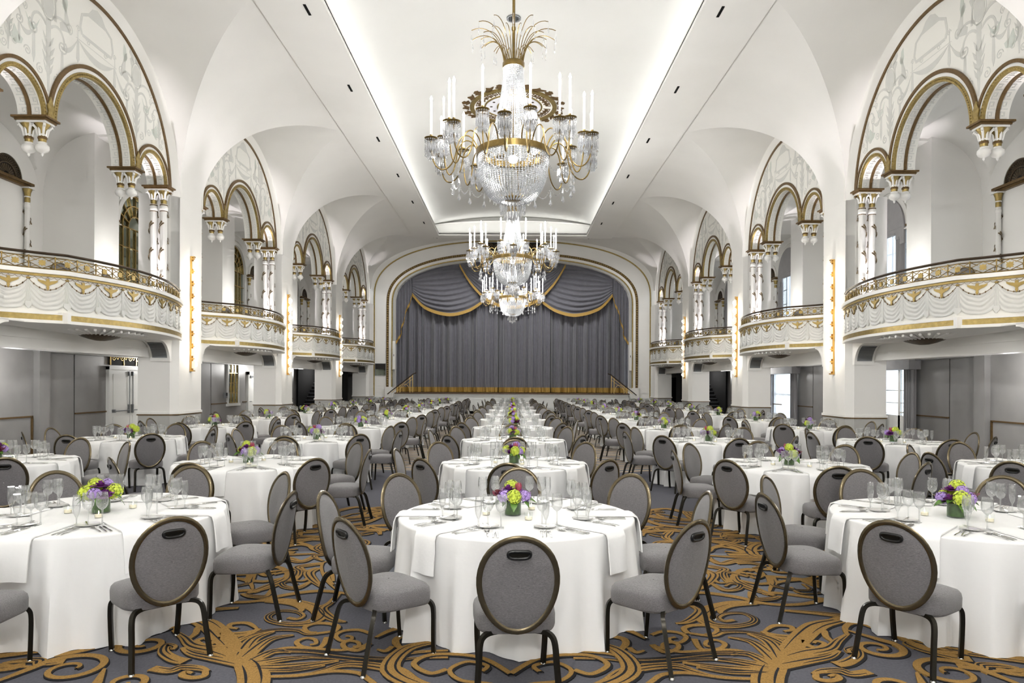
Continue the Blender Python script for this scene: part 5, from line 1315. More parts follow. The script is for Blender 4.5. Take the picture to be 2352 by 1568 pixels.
# added fill spots hidden behind the flat ceiling's end, brightening proscenium and stage front
spt = MB().lathe([(.001, 0), (.07, 0), (.08, .05), (.09, .22), (.075, .22), (.06, .1)], 16); me_spt = spt.mesh('fill_spot_housing', M['black'], 40)
yok = MB().box(-.11, -.095, -.02, .02, .05, .26).box(.095, .11, -.02, .02, .05, .26).box(-.11, .11, -.02, .02, -.03, -.015).mesh('fill_spot_yoke', M['black'])
for i, x in enumerate((-4.2, -2.1, 0, 2.1, 4.2)):
    l = empty('stage_fill_spot', (x, 38.15, 9.98), 0, 'black fill spotlight added unseen above the ceiling edge, %s from the left' % nth[i + 1], 'spotlight', 'added stage fill spots')
    aim = Vector((x * .35, 41.2 - 38.15, 3.2 - 9.98)); q = aim.to_track_quat('Z', 'Y').to_euler(); l.rotation_euler = q
    obj('fill_spot_housing', me_spt, None, l); obj('fill_spot_yoke', yok, None, l)
    o = lamp('fill_spot_beam', 'SPOT', (Vector((x, 38.15, 9.98)) + aim.normalized()*.30), P_STAGE_FILL, LAMP_COL, spot_size=radians(115), spot_blend=.7, shadow_soft_size=.12)
    o.rotation_euler = aim.to_track_quat('-Z', 'Y').to_euler()
# ------------------------------------------------------------------ chandeliers
def bead_mb(mb, p, r): 
    x, y, z = p
    mb.add([(x+r, y, z), (x, y+r, z), (x-r, y, z), (x, y-r, z), (x, y, z+r*1.2), (x, y, z-r*1.2)], [(0,1,4),(1,2,4),(2,3,4),(3,0,4),(1,0,5),(2,1,5),(3,2,5),(0,3,5)])
def drop_mb(mb, p, r, h):
    x, y, z = p
    mb.add([(x+r, y, z-h*.72), (x, y+r, z-h*.72), (x-r, y, z-h*.72), (x, y-r, z-h*.72), (x, y, z), (x, y, z-h)], [(0,1,4),(1,2,4),(2,3,4),(3,0,4),(1,0,5),(2,1,5),(3,2,5),(0,3,5)])
RR = .43                      # ring radius
stem = MB().tube([(0, 0, 1.12), (0, 0, 6.26)], .018, 8).lathe([(.02, 1.5), (.026, 1.51), (.026, 1.54), (.02, 1.55)], 10).lathe([(.02, 6.05), (.12, 6.16), (.14, 6.24)], 16)
me_stem = stem.mesh('stem', M['oldbrass'], 50)
me_tring = MB().lathe([(.115, 1.04), (.135, 1.04), (.135, 1.10), (.12, 1.115), (.10, 1.10)], 28).mesh('top_ring', M['oldbrass'], 50)
me_ring = MB().lathe([(RR - .03, -.035), (RR + .02, -.04), (RR + .025, .03), (RR, .045), (RR - .03, .035), (RR - .03, -.035)], 40).mesh('main_ring', M['oldbrass'], 50)
# crown of curved wires, each with a hanging drop
NWI = 28; wires = []
for i in range(NWI):
    a = 2*pi*i/NWI; R = .52 if i % 2 == 0 else .40; H = .40 if i % 2 == 0 else .34
    pr = bez((.115, 1.10), (.14, 1.10 + H*.75), (R*.62, 1.10 + H*1.15), (R, 1.10 + H*.86), 12)
    w = MB().tube([(r*cos(a), r*sin(a), z) for r, z in pr], .0048, 5)
    d = MB(); x, y, z = R*cos(a), R*sin(a), 1.10 + H*.86
    d.tube([(x, y, z), (x, y, z - .04)], .002, 4); drop_mb(d, (x, y, z - .035), .010, .11); bead_mb(d, (x, y, z - .15), .009)
    wires.append((w.mesh('crown_wire', M['oldbrass'], 50), d.mesh('crystal_drop', M['drops'])))
# bead column (flaring) and bowl basket
colm = MB(); NS_ = 44
for i in range(NS_):
    a = 2*pi*i/NS_
    for j in range(44):
        t = j/43; z = 1.04 - 1.0*t; r = .115 + (.30 - .115) * (t ** 1.6)
        bead_mb(colm, (r*cos(a), r*sin(a), z), .0125)
me_colm = colm.mesh('bead_column', M['beads'])
bowl = MB(); NB_ = 66
for i in range(NB_):
    a = 2*pi*i/NB_
    for j in range(30):
        t = j/29; th = t*pi*.44
        r = RR*(cos(th) ** .62) * (1 - .0*t); z = -.05 - .55*sin(th)
        if i % 2 and t > .8: continue
        bead_mb(bowl, (r*cos(a), r*sin(a), z), .0125)
me_bowl = bowl.mesh('bead_bowl', M['beads'])
tail = MB()
for k, (r, z0, h, n) in enumerate(((.15, -.56, .13, 22), (.10, -.62, .14, 16))):
    for i in range(n):
        a = 2*pi*i/n
        for j in range(3): bead_mb(tail, (r*cos(a), r*sin(a), z0 - .02*j), .008)
        drop_mb(tail, (r*cos(a), r*sin(a), z0 - .06), .012, h)
for j in range(12):
    a = 2*pi*j/12; drop_mb(tail, (.05*cos(a), .05*sin(a), -.74), .010, .07)
tail.lathe([(0, -.86), (.022, -.84), (.026, -.82), (.018, -.79), (0, -.78)], 10)
me_tail = tail.mesh('crystal_tail', M['drops'])
me_cup = MB().lathe([(.001, -.575), (.09, -.57), (.115, -.55), (.115, -.535), (.001, -.54)], 20).mesh('bottom_cup', M['oldbrass'], 50)
me_inner = MB().lathe([(.0, -.12), (.05, -.10), (.06, -.06), (.04, -.03), (0, -.02)], 12).mesh('inner_lamp', M['bulb'], 60)
# arms
def arm_meshes(R, zt_):
    pr = bez((RR, 0), (RR + .05, .22), (RR + .22, .24), (RR + .26, .02), 9) + bez((RR + .26, .02), (RR + .30, -.32), (R - .02, -.36), (R, zt_ - .12), 12)[1:] + [(R, zt_)]
    arm = MB().tube([(r, 0, z) for r, z in pr], .0085, 7)
    bob = MB().lathe([(.001, -.012), (.06, -.008), (.078, .004), (.080, .010), (.055, .014), (.03, .03), (.016, .035), (.016, .05), (.001, .05)], 20, (R, 0, zt_))
    can = MB().lathe([(.0135, .04), (.0135, .44), (.0, .44)], 10, (R, 0, zt_))
    bul = MB().lathe([(.006, .44), (.014, .455), (.016, .475), (.008, .50), (0, .515)], 8, (R, 0, zt_))
    fr_ = MB()
    for i in range(18):
        a = 2*pi*i/18; x, y = R + .072*cos(a), .072*sin(a)
        bead_mb(fr_, (x, y, zt_ - .018), .009); bead_mb(fr_, (x, y, zt_ - .04), .008)
        drop_mb(fr_, (x, y, zt_ - .05), .009, .12 + .02*(i % 2)); bead_mb(fr_, (x, y, zt_ - .20), .007)
        a += pi/18; x, y = R + .045*cos(a), .045*sin(a)
        drop_mb(fr_, (x, y, zt_ - .02), .010, .14); drop_mb(fr_, (x, y, zt_ - .15), .009, .10)
    return [('arm', arm.mesh('arm', M['oldbrass'], 60)), ('drip_pan', bob.mesh('drip_pan', M['oldbrass'], 40)), ('candle', can.mesh('candle', M['candle'], 50)), ('candle_bulb', bul.mesh('candle_bulb', M['bulb'], 60)), ('crystal_fringe', fr_.mesh('crystal_fringe', M['drops']))]
ARMS = [arm_meshes(1.0, .10), arm_meshes(.86, .22)]
# swags of beads between arms with hanging drops
sg = MB(); NA = 20
for i in range(NA):
    a0 = 2*pi*i/NA; a1 = 2*pi*(i+1)/NA
    for j in range(15):
        t = j/14; a = a0 + (a1-a0)*t; r = .74; bead_mb(sg, (r*cos(a), r*sin(a), -.26 - .12*4*t*(1-t)), .0075)
    drop_mb(sg, (.74*cos(a0), .74*sin(a0), -.30), .014, .10); drop_mb(sg, (.74*cos(a0), .74*sin(a0), -.40), .024, .10)
me_sg = sg.mesh('bead_swag', M['drops'])
CHY = [-5.8, 1.35, 8.5, 15.65, 22.8]  # first two are unseen chandeliers added for fill from behind
CHW = [3.2, 1.5, .5, 1.0, 1.75]
CHL = {-5.8: 'unseen crystal chandelier added behind the viewer for fill light', 1.35: 'unseen crystal chandelier added above the viewer for fill light', 8.5: 'largest crystal chandelier, nearest, with brass arms and lit candles', 15.65: 'middle crystal chandelier hanging below the big front one', 22.8: 'lowest and smallest-looking crystal chandelier, farthest of the row in front of the curtain'}
for q, y in enumerate(CHY):
    c = empty('chandelier', (0, y, 4.60), .11*q, CHL[y], 'chandelier', 'ceiling chandeliers')
    for n, me in (('stem', me_stem), ('top_ring', me_tring), ('main_ring', me_ring), ('bead_column', me_colm), ('bead_bowl', me_bowl), ('crystal_tail', me_tail), ('bottom_cup', me_cup), ('inner_lamp', me_inner), ('bead_swag', me_sg)):
        o = obj(n, me, None, c)
        if n in ('bead_column', 'bead_bowl', 'crystal_tail', 'bead_swag'): o['kind'] = 'stuff'
    for w, d in wires:
        o = obj('crown_wire', w, None, c); obj('crystal_drop', d, None, o)
    for i in range(NA):
        a = 2*pi*i/NA; A = ARMS[i % 2]
        arm = obj('arm', A[0][1], None, c); arm.rotation_euler = (0, 0, a)
        for n, me in A[1:]: obj(n, me, None, arm)
    pw = P_CHANDELIER * CHW[q]
    for i in range(6):
        a = 2*pi*(i + .5)/6; lamp('candle_light', 'POINT', (.98*cos(a), y + .98*sin(a), 5.16), pw/6, LAMP_COL, shadow_soft_size=.12)
    lamp('bowl_light', 'POINT', (0, y, 4.42), 14, LAMP_COL, shadow_soft_size=.10)
    lamp('column_light', 'POINT', (0, y, 5.2), 6, LAMP_COL, shadow_soft_size=.05)

# ceiling medallion above each chandelier in view
def zt_tray(x): return 10.25 + .62 * (1 - (x / 4.75) ** 2) ** .8
def FT(a, b, d): return (a, b, zt_tray(a) - 10.87 - d)
def ringb(r0, r1, d0, d1, n=64):
    mb = MB()
    mb.grid(lambda s, t: FT((r0 + (r1-r0)*t)*cos(2*pi*s), (r0 + (r1-r0)*t)*sin(2*pi*s), d1), n, 2, cu=True)
    for r in (r0, r1): mb.grid(lambda s, t, r=r: FT(r*cos(2*pi*s), r*sin(2*pi*s), d0 + (d1-d0)*t), n, 1, cu=True)
    return mb
for y in (22.8,):
    md = empty('ceiling_medallion', (0, y, 10.87), 0, 'round gilt ceiling rosette with bird border and pierced grille %s' % ('behind the big chandelier' if y > 20 else 'above the middle chandelier'), 'ceiling rosette', 'ceiling rosettes')
    obj('gold_ring', ringb(1.28, 1.42, 0, .05).merge(ringb(.90, .95, 0, .04)).merge(ringb(.48, .54, 0, .05)), M['gold'], md, 40)
    obj('pale_ring', ringb(.54, .90, 0, .015), mat('pale_lilac_plaster', (.88, .88, .90), .6), md)
    obj('cream_ring', ringb(.95, 1.28, 0, .012), M['fascia'], md)
    key = MB()
    for i in range(36):
        a = 2*pi*i/36
        if i % 9 == 0: continue
        q = [(1.0, -.06), (1.22, -.06), (1.22, .05), (1.06, .05), (1.06, -.01), (1.15, -.01)]
        key.band([((r*cos(a + w)), (r*sin(a + w))) for r, w in q], .028, FT, .01, .03)
    obj('gilt_key_pattern', key, M['brown'], md)
    orn = MB()
    for i in range(24):
        a = 2*pi*i/24; r = 1.44
        def pol(pp): return [((r + q)*cos(a + p/1.5), (r + q)*sin(a + p/1.5)) for p, q in pp]
        if i % 2: orn.prism(pol([(-.03, 0), (.03, 0), (.16, .10), (.06, .14), (.09, .22), (0, .27), (-.09, .22), (-.06, .14), (-.16, .10)]), FT, 0, .03)
        else: orn.prism(pol([(-.18, .02), (.05, .0), (.16, .10), (.22, .20), (.08, .14), (-.02, .22), (-.06, .12)]), FT, 0, .03)
    obj('bird_border', orn, M['brown'], md)
    sm = MB()
    for i in range(12):
        a = 2*pi*i/12; sm.prism([(.72*cos(a) + .08*cos(2*pi*j/6)*.6, .72*sin(a) + .05*sin(2*pi*j/6)) for j in range(6)], FT, .01, .02)
    obj('small_motif', sm, M['bronze'], md)
    obj('grille_ground', MB().prism([(.48*cos(2*pi*i/32), .48*sin(2*pi*i/32)) for i in range(32)], FT, 0, .01), M['dark'], md)
    gr = MB()
    for i in range(-4, 5):
        h = sqrt(.48**2 - (.105*i)**2)
        for s in (-1, 1):
            ca, sa = cos(s*pi/4), sin(s*pi/4)
            gr.band([(.105*i*ca - p*sa, .105*i*sa + p*ca) for p in (-h, 0, h)], .035, FT, .01, .03)
    obj('grille_bar', gr, M['brown'], md)
rv = empty('round_vent', (0, 17.3, 10.87), 0, 'round slatted ceiling air vent behind the chandelier stem', 'air vent')
obj('vent_rim', ringb(.145, .18, 0, .03), M['greyfix'], rv, 40); obj('vent_back', MB().prism([(.15*cos(2*pi*i/24), .15*sin(2*pi*i/24)) for i in range(24)], FT, 0, .004), M['black'], rv)
for i in range(-3, 4):
    h = sqrt(.148**2 - (.04*i)**2); obj('slat', MB().box(.04*i - .006, .04*i + .006, -h, h, -.03, -.005), M['greyfix'], rv)
# ------------------------------------------------------------------ banquet chairs
def chair_meshes():
    out = {}
    def sq(a): 
        c, s = cos(a), sin(a); n = 2/4.0
        x = .243*math.copysign(abs(c)**n, c); y = .22*math.copysign(abs(s)**n, s)
        return (x*(1 + .10*y/.225*.5), y)
    lay = [(.80, .355), (.965, .358), (1.0, .376), (1.005, .436), (.985, .462), (.92, .480), (.72, .493), (.40, .499), (.02, .501)]
    mb = MB(); mb.grid(lambda s, t: (lambda l, p: (p[0]*l[0], p[1]*l[0], l[1] - .012*max(0, p[1]*l[0]/.225)**2))(lay[min(8, round(t*8))], sq(2*pi*s)), 32, 8, cu=True)
    mb.f.append(tuple(range(0, 32*9, 9)))
    out['seat'] = mb.mesh('seat', M['seat'], 60)
    def ov(a, k=1.): 
        x = .212*cos(a)*(1 + .07*sin(a)); z = .266*sin(a); return x*k, .660 + z*k
    def yb(x, z): return -.242 - .10*(z - .36)/.57 + .03*(x/.235)**2
    mb = MB()
    R = [0.02, .4, .7, .88, .96, 1.0]
    mb.grid(lambda s, t: (lambda r, p: (p[0], yb(*p) + .030*(1 - r**5), p[1]))(R[round(t*5)], ov(2*pi*s, R[round(t*5)])), 36, 5, cu=True)
    mb.grid(lambda s, t: (lambda r, p: (p[0], yb(*p) - .016*(1 - r**8), p[1]))(R[round(t*5)], ov(2*pi*s, R[round(t*5)])), 36, 5, cu=True)
    out['backrest'] = mb.mesh('backrest', M['seat'], 60)
    pts = [(lambda p: (p[0], yb(*p), p[1]))(ov(2*pi*i/40, 1.035)) for i in range(40)]
    out['back_frame'] = MB().tube(pts, .0145, 6, closed=True, flat=(.85, 1.35)).mesh('back_frame', M['frame'], 70)
    zc = .845
    def slot(i, a=.062, b=.021, n=24):
        t = 2*pi*i/n; c, s = cos(t), sin(t); return (a*math.copysign(abs(c)**.55, c), zc + b*math.copysign(abs(s)**.8, s) + .004*(c*c) - .002)
    hd = MB().tube([(lambda p: (p[0], yb(*p) - .019, p[1]))(slot(i)) for i in range(24)], .0105, 6, closed=True)
    out['handle'] = hd.mesh('handle', M['plastic'], 70)
    rc = MB().prism([slot(i, .055, .015) for i in range(24)], lambda a, b, d: (a, yb(a, b) - .0175 - d, b), 0, .002)
    out['grip_recess'] = rc.mesh('grip_recess', M['leg'])
    for nm, P in (('rear', [(.09, -.165, .362), (.16, -.20, .362), (.20, -.228, .345), (.216, -.25, .30), (.222, -.275, .20), (.236, -.325, .0)]),
                  ('front', [(.12, .15, .362), (.185, .185, .360), (.212, .203, .335), (.218, .21, .28), (.214, .214, .15), (.205, .222, .0)])):
        for s in (-1, 1):
            Q = smooth_path([(s*x, y, z) for x, y, z in P], 3)
            out[nm + str(s)] = MB().tube(Q, .0185, 4).mesh('leg', M['leg'], 50)
            x, y, z = P[-1]; out['g' + nm + str(s)] = MB().lathe([(.018, .0), (.018, .012), (.012, .02)], 8, (s*x, y, z)).mesh('glide', M['steel'], 50)
    uf = MB().box(-.14, .14, -.175, -.15, .345, .375).box(-.16, .16, .14, .165, .345, .375).box(-.02, .02, -.17, .16, .352, .375)
    out['underframe'] = uf.mesh('underframe', M['leg'])
    return out
CH = chair_meshes()
CH_PARTS = ['seat', 'backrest', 'back_frame', 'handle', 'rear-1', 'rear1', 'front-1', 'front1', 'underframe']
def chair(loc, rz, label, group, glides=False):
    c = empty('banquet_chair', loc, rz, label, 'chair', group)
    for p in CH_PARTS:
        o = obj(CH[p].name.split('.')[0], CH[p], None, c)
        if p == 'handle': obj('grip_recess', CH['grip_recess'], None, o)
        if glides and ('rear' in p or 'front' in p): obj('glide', CH['g' + p], None, o)
    return c
class Joined:
    """copies of shared meshes joined into one object with several materials"""
    def __init__(s): s.v = []; s.f = []; s.mi = []; s.mats = []
    def add(s, me, Mx):
        m = me.materials[0]
        if m not in s.mats: s.mats.append(m)
        b = len(s.v); s.v += [tuple(Mx @ v.co) for v in me.vertices]
        k = s.mats.index(m)
        for p in me.polygons: s.f.append(tuple(b + i for i in p.vertices)); s.mi.append(k)
    def make(s, name, label, cat, parent=None):
        if not s.v: return
        me = bpy.data.meshes.new(name); me.from_pydata(s.v, [], s.f)
        for m in s.mats: me.materials.append(m)
        me.polygons.foreach_set('material_index', s.mi)
        me.polygons.foreach_set('use_smooth', [True]*len(s.f)); me.set_sharp_from_angle(angle=radians(50)); me.update()
        o = bpy.data.objects.new(name, me); COL.objects.link(o); tag(o, label, cat, kind='stuff')

# ------------------------------------------------------------------ table linen
RT = .915; ZT = .765
def cloth(seed):
    rnd = random.Random(seed); mb = MB(); n = 168
    nf = rnd.choice((14, 16, 18)); ph = [rnd.uniform(0, 6.28) for _ in range(5)]
    def fold(a):
        q = .75*(1 - 1.9*abs(sin(nf*.5*a + ph[0] + .9*sin(2*a + ph[1])))**.8) + .22*sin((nf*2 - 3)*a + ph[2]) + .3*sin(5*a + ph[3])
        return q
    prof = [(0.0, 0, 0), (.45, 0, 0), (.85, 0, 0), (1.0, 0, 0)]
    rows = [('t', .02), ('t', .5), ('t', .86), ('t', .985)] + [('e', i/4) for i in range(0, 5)] + [('s', i/9) for i in range(1, 10)]
    def f(s, t):
        k, q = rows[min(len(rows)-1, round(t*(len(rows)-1)))]; a = 2*pi*s
        if k == 't': r = RT*q; return (r*cos(a), r*sin(a), ZT)
        if k == 'e':
            th = q*pi/2; r = RT - .012 + .018*sin(th); return (r*cos(a), r*sin(a), ZT - .018*(1 - cos(th)))
        w = q; am = .085*w**.7
        g = fold(a); g = math.copysign(abs(g)**.85, g)
        r = RT + .006 + .02*w + am*(g + .25)
        z = (ZT - .018)*(1 - w) + .006
        return (r*cos(a), r*sin(a), z + (.0 if w < 1 else 0))
    mb.grid(f, n, len(rows)-1, cu=True); return mb
CLOTH = [cloth(11*i + 3).mesh('tablecloth', M['linen'], 60) for i in range(6)]
me_top = MB().lathe([(.001, .735), (RT - .02, .735), (RT - .02, .757), (.001, .757)], 32).mesh('tabletop', M['floorwood'])
me_tleg = MB().tube([(.55, 0, 0), (.55, 0, .735)], .016, 6).mesh('leg', M['leg'])
npw = .105
def napkin(hang, seed):
    rnd = random.Random(seed); mb = MB()
    pth = [(.47, ZT + .004), (.62, ZT + .004), (.80, ZT + .004), (.905, ZT + .004), (.934, ZT - .006), (.946, ZT - .04)]
    if hang: pth += [(.952, ZT - .12), (.96, ZT - .20), (.965, ZT - .275)]
    else: pth = pth[:3] + [(.86, ZT + .004)]
    n = len(pth) - 1; sk = rnd.uniform(-.015, .015)
    def f(s, t, th):
        p = pth[round(s*n)]; over = s*n > 4
        return ((t*2 - 1)*npw*(1 - .05*s) + sk*s, p[0] + (th if over else th*.3) + (.006*sin(t*7 + sk*90) if s*n > 5 else 0), p[1] + (0 if over else th))
    NV = 6; W_ = NV + 1
    for th in (.009, 0): mb.grid(lambda s, t: f(s, t, th), n, NV)
    o = (n + 1)*W_
    for i in range(n):
        for q in (0, NV): mb.f.append((i*W_ + q, (i+1)*W_ + q, o + (i+1)*W_ + q, o + i*W_ + q))
    for q in range(NV):
        for i in (0, n): mb.f.append((i*W_ + q, i*W_ + q + 1, o + i*W_ + q + 1, o + i*W_ + q))
    return mb
NAP = [napkin(True, i).mesh('napkin', M['napkin'], 70) for i in range(3)]
# ------------------------------------------------------------------ glassware, china, cutlery
def wine(seg): return MB().lathe([(.036, 0), (.034, .003), (.006, .008), (.0045, .03), (.0045, .085), (.008, .093), (.024, .102), (.036, .118), (.0405, .14), (.039, .165), (.0335, .195), (.0345, .1962), (.0325, .1962)], seg).xf(Matrix.Diagonal((1, 1, 1.2, 1)))
def flute(seg): return MB().lathe([(.031, 0), (.029, .003), (.005, .008), (.004, .03), (.005, .052), (.012, .062), (.021, .082), (.0255, .11), (.025, .14), (.0215, .172), (.0225, .1732), (.0205, .1732)], seg).xf(Matrix.Diagonal((1, 1, 1.32, 1)))
G_W = wine(18).mesh('wine_glass', M['glass'], 80); G_F = flute(16).mesh('champagne_flute', M['glass'], 80)
G_W2 = wine(9).mesh('wine_glass', M['glass'], 80); G_F2 = flute(8).mesh('champagne_flute', M['glass'], 80)
rimw = MB().tube([(.0335*cos(2*pi*i/20), .0335*sin(2*pi*i/20), .195) for i in range(20)], .0012, 4, closed=True).mesh('rim', M['crystal'], 80)
PLATE = MB().lathe([(.001, .004), (.05, .004), (.056, .007), (.082, .014), (.083, .016), (.080, .0155), (.055, .009), (.001, .0075)], 24).mesh('bread_plate', M['china'], 50)
def fork():
    mb = MB()
    mb.tube(smooth_path([(0, -.105, .003), (0, -.06, .006), (0, .0, .005), (0, .045, .010)], 3), [.0050]*3 + [.0042]*3 + [.0028]*3 + [.004], 6, flat=(1, .45))
    for x in (-.0095, -.0032, .0032, .0095): mb.tube([(x*.6, .043, .010), (x, .062, .009), (x, .085, .006), (x, .10, .009)], [.003, .0022, .0018, .0012], 5, flat=(1, .6))
    return mb
def knife():
    mb = MB().tube([(0, -.12, .005), (0, -.06, .006), (0, .0, .005)], [.006, .0055, .0045], 6, flat=(1, .5))
    mb.prism([(-.006, 0), (.005, 0), (.0095, .06), (.009, .10), (.0, .118), (-.005, .10)], lambda a, b, d: (a, b, .004 + d), 0, .0018); return mb
def spoon():
    mb = MB().tube(smooth_path([(0, -.11, .004), (0, -.05, .007), (0, .02, .005), (0, .05, .008)], 3), [.0050]*3 + [.0042]*3 + [.0028]*3 + [.003], 6, flat=(1, .5))
    mb.grid(lambda s, t: (.021*t*cos(2*pi*s)*(1 + .1*sin(2*pi*s)), .075 + .033*t*sin(2*pi*s), .0035 + .0065*t*t), 16, 4, cu=True); return mb
FORK = fork().mesh('fork', M['cutlery'], 60); KNIFE = knife().mesh('knife', M['cutlery'], 60); SPOON = spoon().mesh('spoon', M['cutlery'], 60)
BKN = knife().xf(Matrix.Scale(.72, 4)).mesh('butter_knife', M['cutlery'], 60)
# votive
VOT = MB().lathe([(.001, .004), (.028, .004), (.031, .012), (.032, .062)], 16).mesh('votive_glass', M['vase'], 60)
VWX = MB().lathe([(.001, .006), (.027, .006), (.027, .026), (.001, .027)], 14).mesh('candle_wax', M['wax'], 50)
VFL = MB().lathe([(.0005, .028), (.0035, .034), (.0042, .040), (.002, .050), (.0002, .056)], 8).mesh('candle_flame', M['flame'], 60)
# flowers
def ballpts(n, seed):
    rnd = random.Random(seed); out = []
    for i in range(n):
        z = 1 - 1.75*(i + .5)/n; a = i*2.39996 + rnd.uniform(-.15, .15); r = sqrt(max(0, 1 - z*z)); out.append(Vector((r*cos(a), r*sin(a), z)))
    return out
def floret_ball(R, n, sz, seed, mat_, name):
    mb = MB(); rnd = random.Random(seed)
    mb.lathe([(0, -R*.8), (R*.7, -R*.4), (R*.8, 0), (R*.6, R*.5), (0, R*.8)], 10)
    for d in ballpts(n, seed):
        t = d.orthogonal().normalized(); b = d.cross(t); c = d*R*rnd.uniform(.88, 1.05); tw = rnd.uniform(0, 6)
        for k in range(4):
            a = tw + k*pi/2; e = t*cos(a) + b*sin(a); g = t*cos(a + .75) + b*sin(a + .75); h = t*cos(a - .75) + b*sin(a - .75)
            mb.add([c, c + h*sz*.75 + d*sz*.15, c + e*sz*1.15 + d*sz*.25, c + g*sz*.75 + d*sz*.15], [(0, 1, 2, 3)])
    return mb.mesh(name, mat_)
def rose(R, seed, mat_, name):
    mb = MB(); rnd = random.Random(seed)
    for lay in range(4):
        for k in range(5):
            a0 = 2*pi*k/5 + lay*.6 + rnd.uniform(-.2, .2); rr = R*(.28 + .24*lay); hh = R*(.95 - .12*lay)
            mb.grid(lambda s, t: ((rr*(.35 + .65*t)*cos(a0 + (s-.5)*1.5) + R*.12*lay*t*t*cos(a0)), (rr*(.35 + .65*t)*sin(a0 + (s-.5)*1.5) + R*.12*lay*t*t*sin(a0)), -R*.4 + hh*1.1*t*(1 - .22*abs(2*s-1)) - .12*R*lay*t*t), 5, 3)
    return mb.mesh(name, mat_, 80)
def tulip(R, mat_):
    mb = MB()
    for k in range(6):
        a0 = 2*pi*k/6; q = 1 if k % 2 else .9
        mb.grid(lambda s, t: (R*q*sin(pi*(.12 + .62*t))*cos(a0 + (s-.5)*1.35*(1 - t*t*.85)), R*q*sin(pi*(.12 + .62*t))*sin(a0 + (s-.5)*1.35*(1 - t*t*.85)), -R + 2.6*R*t), 5, 7)
    return mb.mesh('tulip_bloom', mat_, 80)
def leafm(L, W_):
    mb = MB(); mb.grid(lambda s, t: (L*s, W_*sin(pi*min(1, s*.92 + .06))*(t - .5)*2*.5, .25*L*sin(pi*s*.8)*.6 - .02*L*(abs(2*t-1))*-1 - .35*L*s*s), 8, 4); return mb
F_LIME = floret_ball(.046, 70, .0105, 1, M['lime'], 'hydrangea_head'); F_LIL = floret_ball(.040, 60, .010, 2, M['lilac'], 'lilac_head')
F_PUR = rose(.042, 3, M['purple'], 'purple_bloom'); F_PLUM = rose(.040, 4, M['plum'], 'plum_bloom'); F_TUL = tulip(.024, M['tulip'])
F_LEAF = leafm(.10, .05).mesh('leaf', M['leaf'], 60)
VASE = MB().lathe([(.001, .0), (.064, 0), (.066, .004), (.066, .125)], 24).mesh('vase_glass', M['vase'], 60)
WRAP = MB().lathe([(.001, .010), (.0635, .010), (.0635, .112), (.052, .114), (.001, .107)], 24).mesh('leaf_lining', M['leafwrap'], 60)
BASE_ = MB().lathe([(.001, .002), (.063, .002), (.063, .010), (.001, .010)], 24).mesh('vase_base', M['glass'], 60)
def arrange(var, rnd):
    """list of (mesh, loc, scale, rot)"""
    K = {0: [F_LIME, F_LIL, F_LIME, F_PUR, F_PLUM, F_LIME, F_PUR, F_TUL, F_LIL, F_PUR], 1: [F_LIL, F_PUR, F_LIME, F_LIL, F_PLUM, F_PUR, F_LIME, F_PUR, F_LIL, F_LIME], 2: [F_PUR, F_LIME, F_PLUM, F_LIL, F_LIME, F_LIL, F_PUR, F_LIME, F_PUR, F_TUL]}[var]
    out = []
    for i, me in enumerate(K[:7]):
        a = 2*pi*i/7 + rnd.uniform(-.2, .2); out.append((me, (.094*cos(a), .094*sin(a), .155 + rnd.uniform(-.012, .02)), rnd.uniform(1.15, 1.4), (.5*sin(a)*-1, .5*cos(a), rnd.uniform(0, 6))))
    for i, me in enumerate(K[7:]):
        a = 2*pi*i/3 + .4; out.append((me, (.046*cos(a), .046*sin(a), .212 + rnd.uniform(-.01, .02)), rnd.uniform(1.1, 1.35), (0, 0, rnd.uniform(0, 6))))
    for i in range(8):
        a = 2*pi*(i + .5)/8 + rnd.uniform(-.2, .2); out.append((F_LEAF, (.055*cos(a), .055*sin(a), .125), rnd.uniform(1.0, 1.45), (rnd.uniform(-.3, .3), rnd.uniform(-.3, .5), a)))
    return out

# ------------------------------------------------------------------ lay out the tables
ROWN = ['front', 'second', 'third', 'fourth', 'fifth', 'sixth', 'seventh', 'eighth', 'ninth', 'tenth']
COLN = {-2: 'far-left', -1: 'inner-left', 0: 'centre', 1: 'inner-right', 2: 'far-right'}
POSN = ['near', 'near-right', 'right-hand', 'far-right', 'far', 'far-left', 'left-hand', 'near-left']
TX = {0: 0.03, 1: 3.57, -1: -3.55, 2: 6.95, -2: -6.97}
tables = []
for r in range(10):
    for c in (-2, -1, 0, 1, 2):
        if abs(c) == 2 and r == 0: continue
        x, y = TX[c], 5.5 + 3.6*r
        if r == 0: x = {0: .04, 1: 3.52, -1: -3.24}[c]
        if r == 1: x = {0: .03, 1: 3.6, -1: -3.36, 2: 6.82, -2: -6.65}[c]; y = 8.95 if c else 9.05
        tables.append((r, c, x, y))
tables.sort(key=lambda t: math.hypot(t[2], t[3]))
rnd = random.Random(42)
J_ch = Joined(); J_w = Joined(); J_f = Joined(); J_fk = Joined(); J_kn = Joined(); J_sp = Joined(); J_pl = Joined(); J_np = Joined()
n_of = dict(ch=0, w=0, f=0, fk=0, kn=0, sp=0, pl=0, np=0, bk=0)
def place(kind, limit, me, lod, J, name, label, cat, group, loc, rz):
    if n_of[kind] < limit:
        n_of[kind] += 1
        o = obj(name, me, None, None, loc=loc); o.rotation_euler = (0, 0, rz); tag(o, label, cat, group); return o
    J.add(lod, Matrix.Translation(loc) @ Matrix.Rotation(rz, 4, 'Z'))
def in_view(x, y, pad=.7):
    return y > 3.0 and abs(x) < y*1176/1600 + pad
chairs_todo = []
